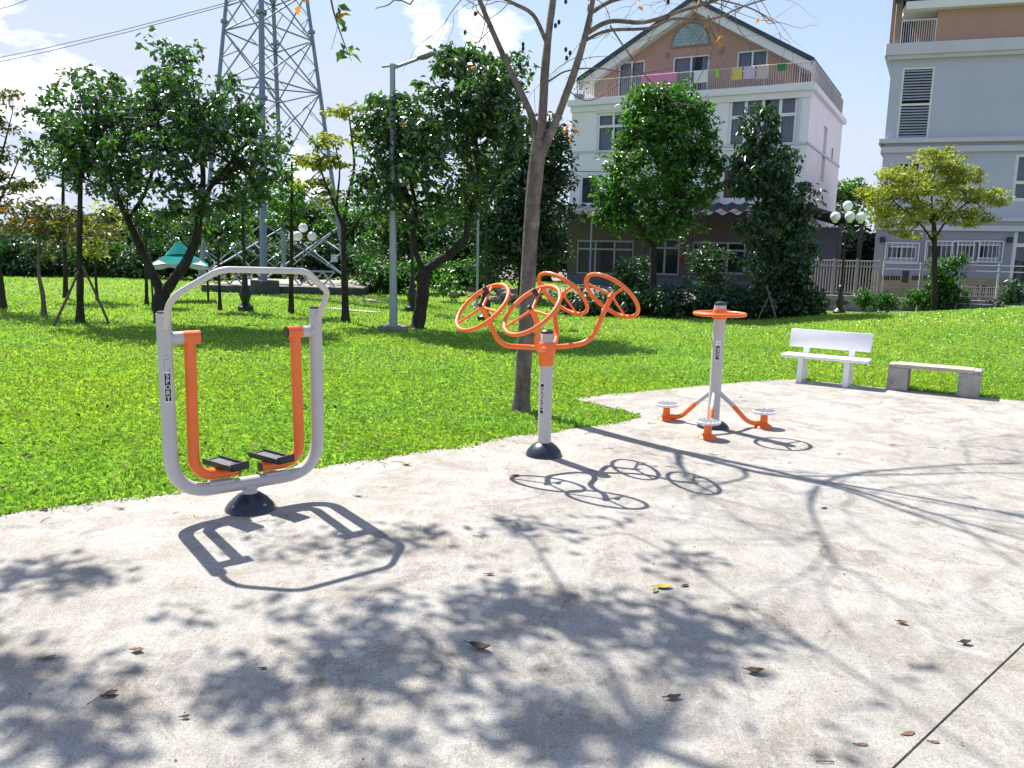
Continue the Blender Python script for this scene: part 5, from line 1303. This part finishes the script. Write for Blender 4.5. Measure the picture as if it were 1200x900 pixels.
        for k in range(1, 6): u = u0 + (u1 - u0) * k / 6; b.tube([(u, y, z0 - .05), (u, y, z3 + .05)], rr * .7, 5)
        b.build('window_grille', M_TRIM, w, smooth=False)
    window(t, *H[5], cols=2, fw=.06, cur=False); window(t, *H[6], cols=1, trans=.4, fw=.12); h = H[7]; window(t, h[0], h[1], max(-.3, h[2]), h[3], cols=2, trans=.72, fw=.14)
    for x in (1183, 1034):
        u, z = fp(x, 281); b = MB(); b.box((u - .09, -.14, z - .1), (u + .09, -.001, z + .1), .01); b.build('wall_lamp', M_IRON, t)
    # ventilation openings in the brick base
    for (x0, x1, y0, y1, n) in ((1031, 1043, 323, 328, 5), (1044, 1056, 323, 328, 4), (1058, 1066, 317, 331, 4), (1069, 1080, 323, 328, 5), (1083, 1092, 323, 328, 4), (1031, 1042, 341, 347, 5), (1130, 1142, 338, 347, 4), (1145, 1156, 334, 348, 5), (1158, 1166, 337, 346, 3)):
        b = MB()
        for i in range(n):
            u0 = fp(x0 + (x1 - x0) * i / n, y0)[0]; u1 = fp(x0 + (x1 - x0) * (i + .62) / n, y0)[0]; b.box((u0, -.02, fp(x0, y1)[1]), (u1, -.003, fp(x0, y0)[1]))
        b.build('vent_grille', M_DARKIN, t, smooth=False)
    return F
GF = grey_building()

# fences and low walls between and in front of the buildings
def fence(label, p0, p1, z0, z1, n, m, rr=.02, posts=3, name='metal_fence'):
    p0, p1 = Vector(p0), Vector(p1); d = p1 - p0; t = empty(name, (p0.x, p0.y, 0), math.atan2(d.y, d.x), label, 'fence', 'pale metal fences by the buildings')
    L = d.xy.length; b = MB()
    for z in (z0 + .12, z1 - .02, z1 - .2): b.tube([(0, 0, z), (L, 0, z)], rr * 1.1, 6)
    b.build('rail', m, t)
    b = MB()
    for i in range(n): u = L * (i + .5) / n; b.tube([(u, 0, z0 + .12), (u, 0, z1 - .02)], rr * .8, 5)
    b.build('bars', m, t)
    for i in range(posts + 1): b = MB(); b.tube([(L * i / posts, 0, z0 - .3), (L * i / posts, 0, z1 + .04)], rr * 2, 8); b.build('post', m, t)
    return t
MF = mat('fence_cream_paint', (.32, .29, .28), .6, .12)
Yf = 27.0; a, d = at(949, 340, Yf), at(1029, 342, Yf - .8)
fence('cream barred fence between the two buildings', a, d, at(960, 346, Yf).z, at(960, 304, Yf).z, 24, MF, .024)
a2, d2 = at(1033, 342, Yf - 1), at(1215, 345, Yf - 2.6)
fence('thin grey fence in front of the yellow brick base', a2, d2, at(1060, 355, Yf).z, at(1060, 308, Yf - 1).z, 0, M_TRIMG, .014, 4)
a3, d3 = at(1127, 345, Yf + .3), at(1170, 345, Yf)
fence('low cream fence panel right of the tall shrub', a3, d3, at(1140, 352, Yf).z, at(1140, 336, Yf).z, 18, MF, .018, 2)
a4, d4 = at(1186, 345, Yf - 1.5), at(1222, 345, Yf - 1.8)
fence('dark barred gate at the right edge', a4, d4, at(1190, 352, Yf - 2).z, at(1190, 306, Yf - 2).z, 14, M_IRON, .02, 2)
def lowwall(label, p0, p1, z0, z1, m, th=.25, name='low_wall'):
    p0, p1 = Vector(p0), Vector(p1); d = p1 - p0; b = MB(); b.box((0, 0, z0), (d.xy.length, th, z1), .02)
    o = b.build(name, m, None); o.location = (p0.x, p0.y, 0); o.rotation_euler = (0, 0, math.atan2(d.y, d.x)); tag(o, label, 'wall')
lowwall('low peeling plaster wall under the cream fence', at(949, 345, 25.6), at(1030, 345, 25.0), -.4, at(980, 346, 25.4).z, M_PALEW)
lowwall('long low weathered wall under the thin grey fence', at(1031, 345, 26.2), at(1225, 345, 24.6), -.4, at(1100, 351, 25.5).z, mat('courtyard_wall', (.2, .18, .16), .95, .2, 2, bmp=.3))
# lean-to shed between the buildings
def shed():
    Y = 34.0; p = at(975, 300, Y); t = empty('lean_to_shed', (p.x, p.y, 0), R(-8), 'dark lean-to shed with a sloped roof between the two buildings', 'shed')
    zt = at(970, 240, Y).z; ze = at(990, 262, Y).z
    b = MB(); V = [(-1.4, 0, zt), (1.2, 0, ze), (1.2, 4, ze), (-1.4, 4, zt)]; b.add(V + [(x, y, z + .08) for x, y, z in V], [(0,3,2,1),(4,5,6,7),(0,1,5,4),(1,2,6,5),(2,3,7,6),(3,0,4,7)]); b.build('roof', M_AWN, t, smooth=False)
    b = MB(); b.box((-1.3, 3.6, -.2), (1.1, 3.7, ze - .05)); b.build('wall', M_GREYD, t, smooth=False)
    for x in (-1.2, .3, 1.1): b = MB(); b.box((x - .08, .1, -.2), (x + .08, .26, ze + .0)); b.build('post', M_PLINTH, t, smooth=False)
shed()
bush('shrub', 'dark shrubs behind the lean-to shed between the two buildings', [(965, 300, 26, 30, 1), (1000, 300, 26, 34, 1), (1025, 305, 20, 28, .8)], 39, 110, 40, .26, LM_DEEP, (.4, .8), 47)
lowwall('grey boundary wall behind the lean-to shed', at(930, 330, 43), at(1060, 330, 43), -.3, 2.2, M_GREYD)
# rubble heap
pr = random.Random(8)
t0 = G(600, 348); hp = MB()
for k in range(46):
    c = G(600 + pr.gauss(0, 26), 350 + pr.gauss(0, 4)); hp.ball(c + Vector((0, 0, pr.uniform(.02, .22))), pr.uniform(.08, .22), 8, (pr.uniform(.7, 1.4), pr.uniform(.7, 1.3), pr.uniform(.5, .8)))
for i, v_ in enumerate(hp.v): hp.v[i] = v_ + Vector((noise.noise(v_ * 9), noise.noise(v_ * 9 + Vector((5, 0, 0))), noise.noise(v_ * 9 + Vector((0, 7, 0))))) * .05
tag(hp.build('rubble', M_ROCK, None, smooth=False, origin=t0), 'heap of broken brown rubble behind the bare trunk', 'rubble', kind='stuff')
# flat pale path strips in the far lawn
def strip(x0, y0, x1, y1, w, lab):
    a, c = G(x0, y0), G(x1, y1); n = (c - a).cross(Vector((0, 0, 1))).normalized() * w / 2; N_ = 12; b = MB(); pts = []
    for i in range(N_ + 1):
        q = a.lerp(c, i / N_); z = max(hz(q.x, q.y), hz(q.x + n.x, q.y + n.y), hz(q.x - n.x, q.y - n.y)) + .012; pts.append(((q.x - n.x, q.y - n.y, z), (q.x + n.x, q.y + n.y, z)))
    for i in range(N_): b.quad(pts[i][0], pts[i+1][0], pts[i+1][1], pts[i][1])
    tag(b.build('path', M_PAVE, None), kind='structure')
strip(386, 361, 442, 366, .35, '')
strip(425, 351, 455, 355, .3, '')

# ------------------------------------------------------------------ fallen leaves
LM_DRY = mat('dry_brown_leaf', (.16, .085, .05), .8, .35, 30)
LM_DARKDRY = mat('dark_dry_leaf', (.045, .026, .018), .8, .35, 30)
LM_FRESH = mat('yellow_fallen_leaf', (.38, .30, .03), .6, .2, 25)
LM_GRN = mat('greenish_fallen_leaf', (.16, .19, .05), .6, .25, 25)
def fallen(px, py, L, ang, m, lab, curl=.35, asp=.5, z=0.003):
    c = G(px, py); n = 6; b = MB(); V = []; pr = random.Random(int(px * 7 + py))
    for i in range(n + 1):
        u = i / n; w = asp * .5 * math.sin(math.pi * (.04 + .92 * u)) ** .8 * (1 + pr.uniform(-.15, .15)); zc = curl * .30 * (u - .5) ** 2 * 4 * (1 if i > n / 2 else .6)
        for s in (-1, 0, 1): V.append(Vector(((u - .5) * L, s * w * L, (zc + abs(s) * curl * w * .8) * L + z)))
    b.add(V, [(i*3+k, i*3+k+3, i*3+k+4, i*3+k+1) for i in range(n) for k in (0, 1)])
    b.tube([V[1], V[1] + Vector((-L * .22, .02 * L, .03 * L))], .0022, 5)
    o = b.build('fallen_leaf', m, None, angle=80); o.location = c; o.rotation_euler = (0, 0, R(ang)); tag(o, lab, 'leaf', 'fallen leaves on the ground')
FL = [(562, 761, .10, -25, LM_DARKDRY, 'large curled dark brown leaf in the tree shade in the middle foreground'), (777, 689, .085, 8, LM_FRESH, 'yellow leaf right of the middle of the pavement'), (768, 693, .05, 65, LM_GRN, 'small greenish leaf touching the yellow leaf'),
      (803, 687, .045, 30, LM_DARKDRY, 'dark curled leaf just right of the yellow leaf'), (884, 789, .07, -12, LM_DRY, 'tan leaf at the right tip of the big tree shadow'), (789, 819, .06, 10, LM_DARKDRY, 'narrow dark leaf below the big tree shadow'),
      (1057, 731, .045, -20, LM_DRY, 'small brown leaf on the bright pavement, upper left of the pair at the right'), (1131, 755, .05, 5, LM_DARKDRY, 'black curled leaf just above the joint line'), (966, 596, .05, 20, LM_DARKDRY, 'small dark leaf on the bare branch shadow'),
      (574, 674, .045, 5, LM_DARKDRY, 'small black leaf above the big tree shadow'), (130, 815, .05, 35, LM_DARKDRY, 'dark leaf in the soft shade at the lower left'), (57, 772, .06, 30, LM_DRY, 'tan leaf near the left edge of the pavement'),
      (161, 764, .05, -5, LM_DRY, 'small tan leaf right of the one at the left edge'), (217, 842, .03, 10, LM_DARKDRY, 'tiny dark leaf at the lower left shade'), (309, 784, .03, 0, LM_DARKDRY, 'tiny dark leaf at the upper rim of the lower left shadow'),
      (476, 545, .085, -30, LM_GRN, 'olive green leaf on the pavement between the air walker and the hand wheels'), (420, 582, .06, -15, LM_DRY, 'brown twig like leaf right of the air walker foot'), (604, 558, .055, 8, LM_DARKDRY, 'dark leaf left of the hand wheel shadows'),
      (768, 547, .045, -6, LM_DARKDRY, 'dark leaf above the right hand wheel shadow'), (983, 533, .03, 0, LM_DARKDRY, 'tiny dark leaf right of the ring shadow'), (1046, 522, .045, 10, LM_DRY, 'brown leaf on the pavement below the stone bench'),
      (868, 466, .03, 0, LM_DARKDRY, 'tiny dark leaf beyond the waist twister'), (1065, 860, .052, 20, LM_DRY, 'flat tan leaf stuck on the right of the joint line'), (1095, 870, .035, -10, LM_DRY, 'flat brown leaf below the tan one right of the joint line'),
      (142, 597, .055, 10, LM_DRY, 'brown leaf at the grass edge, left of the air walker'), (52, 598, .05, -10, LM_DRY, 'brown leaf at the grass edge, lower left'), (8, 602, .05, 15, LM_DRY, 'brown leaf at the grass edge by the left border'), (1010, 873, .042, 0, LM_DRY, 'flat reddish leaf left of the joint line')]
for px, py, L, a, m, lab in FL: fallen(px, py, L, a, m, lab, curl=random.Random(int(px)).uniform(.35, 1.0) if 'flat' not in lab else .08, asp=random.Random(int(py)).uniform(.38, .7))

# soil crumbs and litter specks along the grass edge and over the pavement
tw = MB(); pe = random.Random(31)
for _ in range(46):
    x, y = (pe.uniform(-3, 5.5), pe.uniform(2.4, 8.5)) if pe.random() < .6 else (lambda u: (-3.0 + 4.3 * u + .12, 4.66 + 3.2 * u - .1))(pe.random())
    a = pe.uniform(0, 6.28); L_ = pe.uniform(.03, .11); p0 = Vector((x, y, .004)); d = Vector((math.cos(a), math.sin(a), 0))
    tw.tube([p0, p0 + d * L_ * .5 + Vector((d.y, -d.x, 0)) * L_ * pe.uniform(-.15, .15) + Vector((0, 0, .004)), p0 + d * L_], .0016, 5)
tag(tw.build('twig_litter', BARK_D), 'thin dry twigs scattered over the pavement', 'twigs', kind='stuff')
C = []; pe = random.Random(21)
for (x0, y0), (x1, y1) in zip(EDGE[1:-1], EDGE[2:]):
    L_ = math.hypot(x1 - x0, y1 - y0)
    for _ in range(int(L_ * 60)):
        u = pe.random(); o_ = abs(pe.gauss(0, .07)); nx, ny = (y1 - y0) / L_, -(x1 - x0) / L_
        C.append((x0 + (x1 - x0) * u + nx * o_, y0 + (y1 - y0) * u + ny * o_))
for _ in range(500): C.append((pe.uniform(-4, 7), pe.uniform(2.2, 9)))
C = np.array(C); k = inpoly(C[:, 0], C[:, 1], PADPOLY); C = C[k]; C3 = np.concatenate([C, np.full((len(C), 1), .004)], 1)
V, Fn = leafgeo(C3, np.full(len(C3), .013), .6, 2.5, 0.0, rng); V[:, 2] = np.maximum(V[:, 2], .002)
tag(fastmesh('litter', V, Fn, LM_DARKDRY), 'tiny dark crumbs of soil and leaf scattered on the pavement and along the grass edge', 'litter', kind='stuff')

C = []
for _ in range(260):
    y = pe.uniform(5, 16); x = pe.uniform(-.7 * y, .62 * y); C.append((x, y, hz(x, y) + .035))
C = np.array(C); C = C[~inpoly(C[:, 0], C[:, 1], PADPOLY)]
V, Fn = leafgeo(C, np.full(len(C), .05), .6, 1.5, -.1, rng)
tag(fastmesh('leaf_litter', V, Fn, LM_DRY), 'small dead leaves caught in the grass of the lawn', 'leaf litter', kind='stuff')

# ------------------------------------------------------------------ sky and sun
w = bpy.data.worlds.new('World'); sc.world = w; w.use_nodes = True; nt = w.node_tree
bg = nt.nodes['Background']; bg.inputs[1].default_value = 0.088
sk = nt.nodes.new('ShaderNodeTexSky'); sk.sky_type = 'NISHITA'; sk.sun_disc = False; sk.sun_elevation = SEL; sk.sun_rotation = -SAZ
sk.air_density = 1.15; sk.dust_density = 0.35; sk.ozone_density = 2.5; sk.altitude = 10
tc = nt.nodes.new('ShaderNodeTexCoord')
nz = N(nt, 'ShaderNodeTexNoise', Scale=7.0, Detail=8.0, Roughness=0.6, Distortion=0.3)
mp = nt.nodes.new('ShaderNodeMapping'); mp.inputs['Scale'].default_value = (1, 1, 2.2); nt.links.new(tc.outputs['Generated'], mp.inputs[0]); nt.links.new(mp.outputs[0], nz.inputs['Vector'])
cloud = None
def blobmask(px, py, rad):
    d = ray(px, py).normalized()
    sb = nt.nodes.new('ShaderNodeVectorMath'); sb.operation = 'DISTANCE'; sb.inputs[1].default_value = d; nt.links.new(tc.outputs['Generated'], sb.inputs[0])
    mr = N(nt, 'ShaderNodeMapRange'); mr.inputs['From Min'].default_value = rad; mr.inputs['From Max'].default_value = rad * .2; mr.inputs['To Min'].default_value = 0; mr.inputs['To Max'].default_value = .29
    nt.links.new(sb.outputs['Value'], mr.inputs['Value']); return mr.outputs[0]
masks = [blobmask(10, 45, .13), blobmask(45, 75, .12), blobmask(500, 44, .05), blobmask(575, 48, .06), blobmask(350, 200, .06), blobmask(20, 210, .07)]
acc = masks[0]
for q in masks[1:]:
    mm = nt.nodes.new('ShaderNodeMath'); mm.operation = 'MAXIMUM'; nt.links.new(acc, mm.inputs[0]); nt.links.new(q, mm.inputs[1]); acc = mm.outputs[0]
ad = nt.nodes.new('ShaderNodeMath'); ad.operation = 'ADD'; nt.links.new(nz.outputs['Fac'], ad.inputs[0]); nt.links.new(acc, ad.inputs[1])
cf = ramp(nt, ad.outputs[0], [(.66, (0, 0, 0)), (.74, (.6, .6, .6)), (.86, (1, 1, 1))])
nt.links.new(mixc(nt, mixc(nt, mixc(nt, mixc(nt, sk.outputs[0], (1.08, 0.95, 1.0), 1.0, 'MULTIPLY'), (2.7, 3.25, 4.5), 0.45), (3.7, 4.1, 5.0), 1.0, 'DARKEN'), (7.4, 7.5, 7.9), cf), bg.inputs[0])

sl = bpy.data.lights.new('sun', 'SUN'); sl.energy = 4.2; sl.angle = R(0.55); sl.color = (1.0, 0.955, 0.89)
so = bpy.data.objects.new('sun', sl); COL.objects.link(so); so.rotation_euler = (-SUN).to_track_quat('-Z', 'Y').to_euler()

sc.view_settings.view_transform = 'Standard'; sc.view_settings.look = 'None'; sc.view_settings.gamma = 1; sc.view_settings.exposure = 1.2
sc.render.engine = 'CYCLES'
cy = sc.cycles; cy.max_bounces = 8; cy.transparent_max_bounces = 12; cy.diffuse_bounces = 3; cy.use_denoising = True; cy.caustics_reflective = False; cy.caustics_refractive = False
cy.sample_clamp_indirect = 6
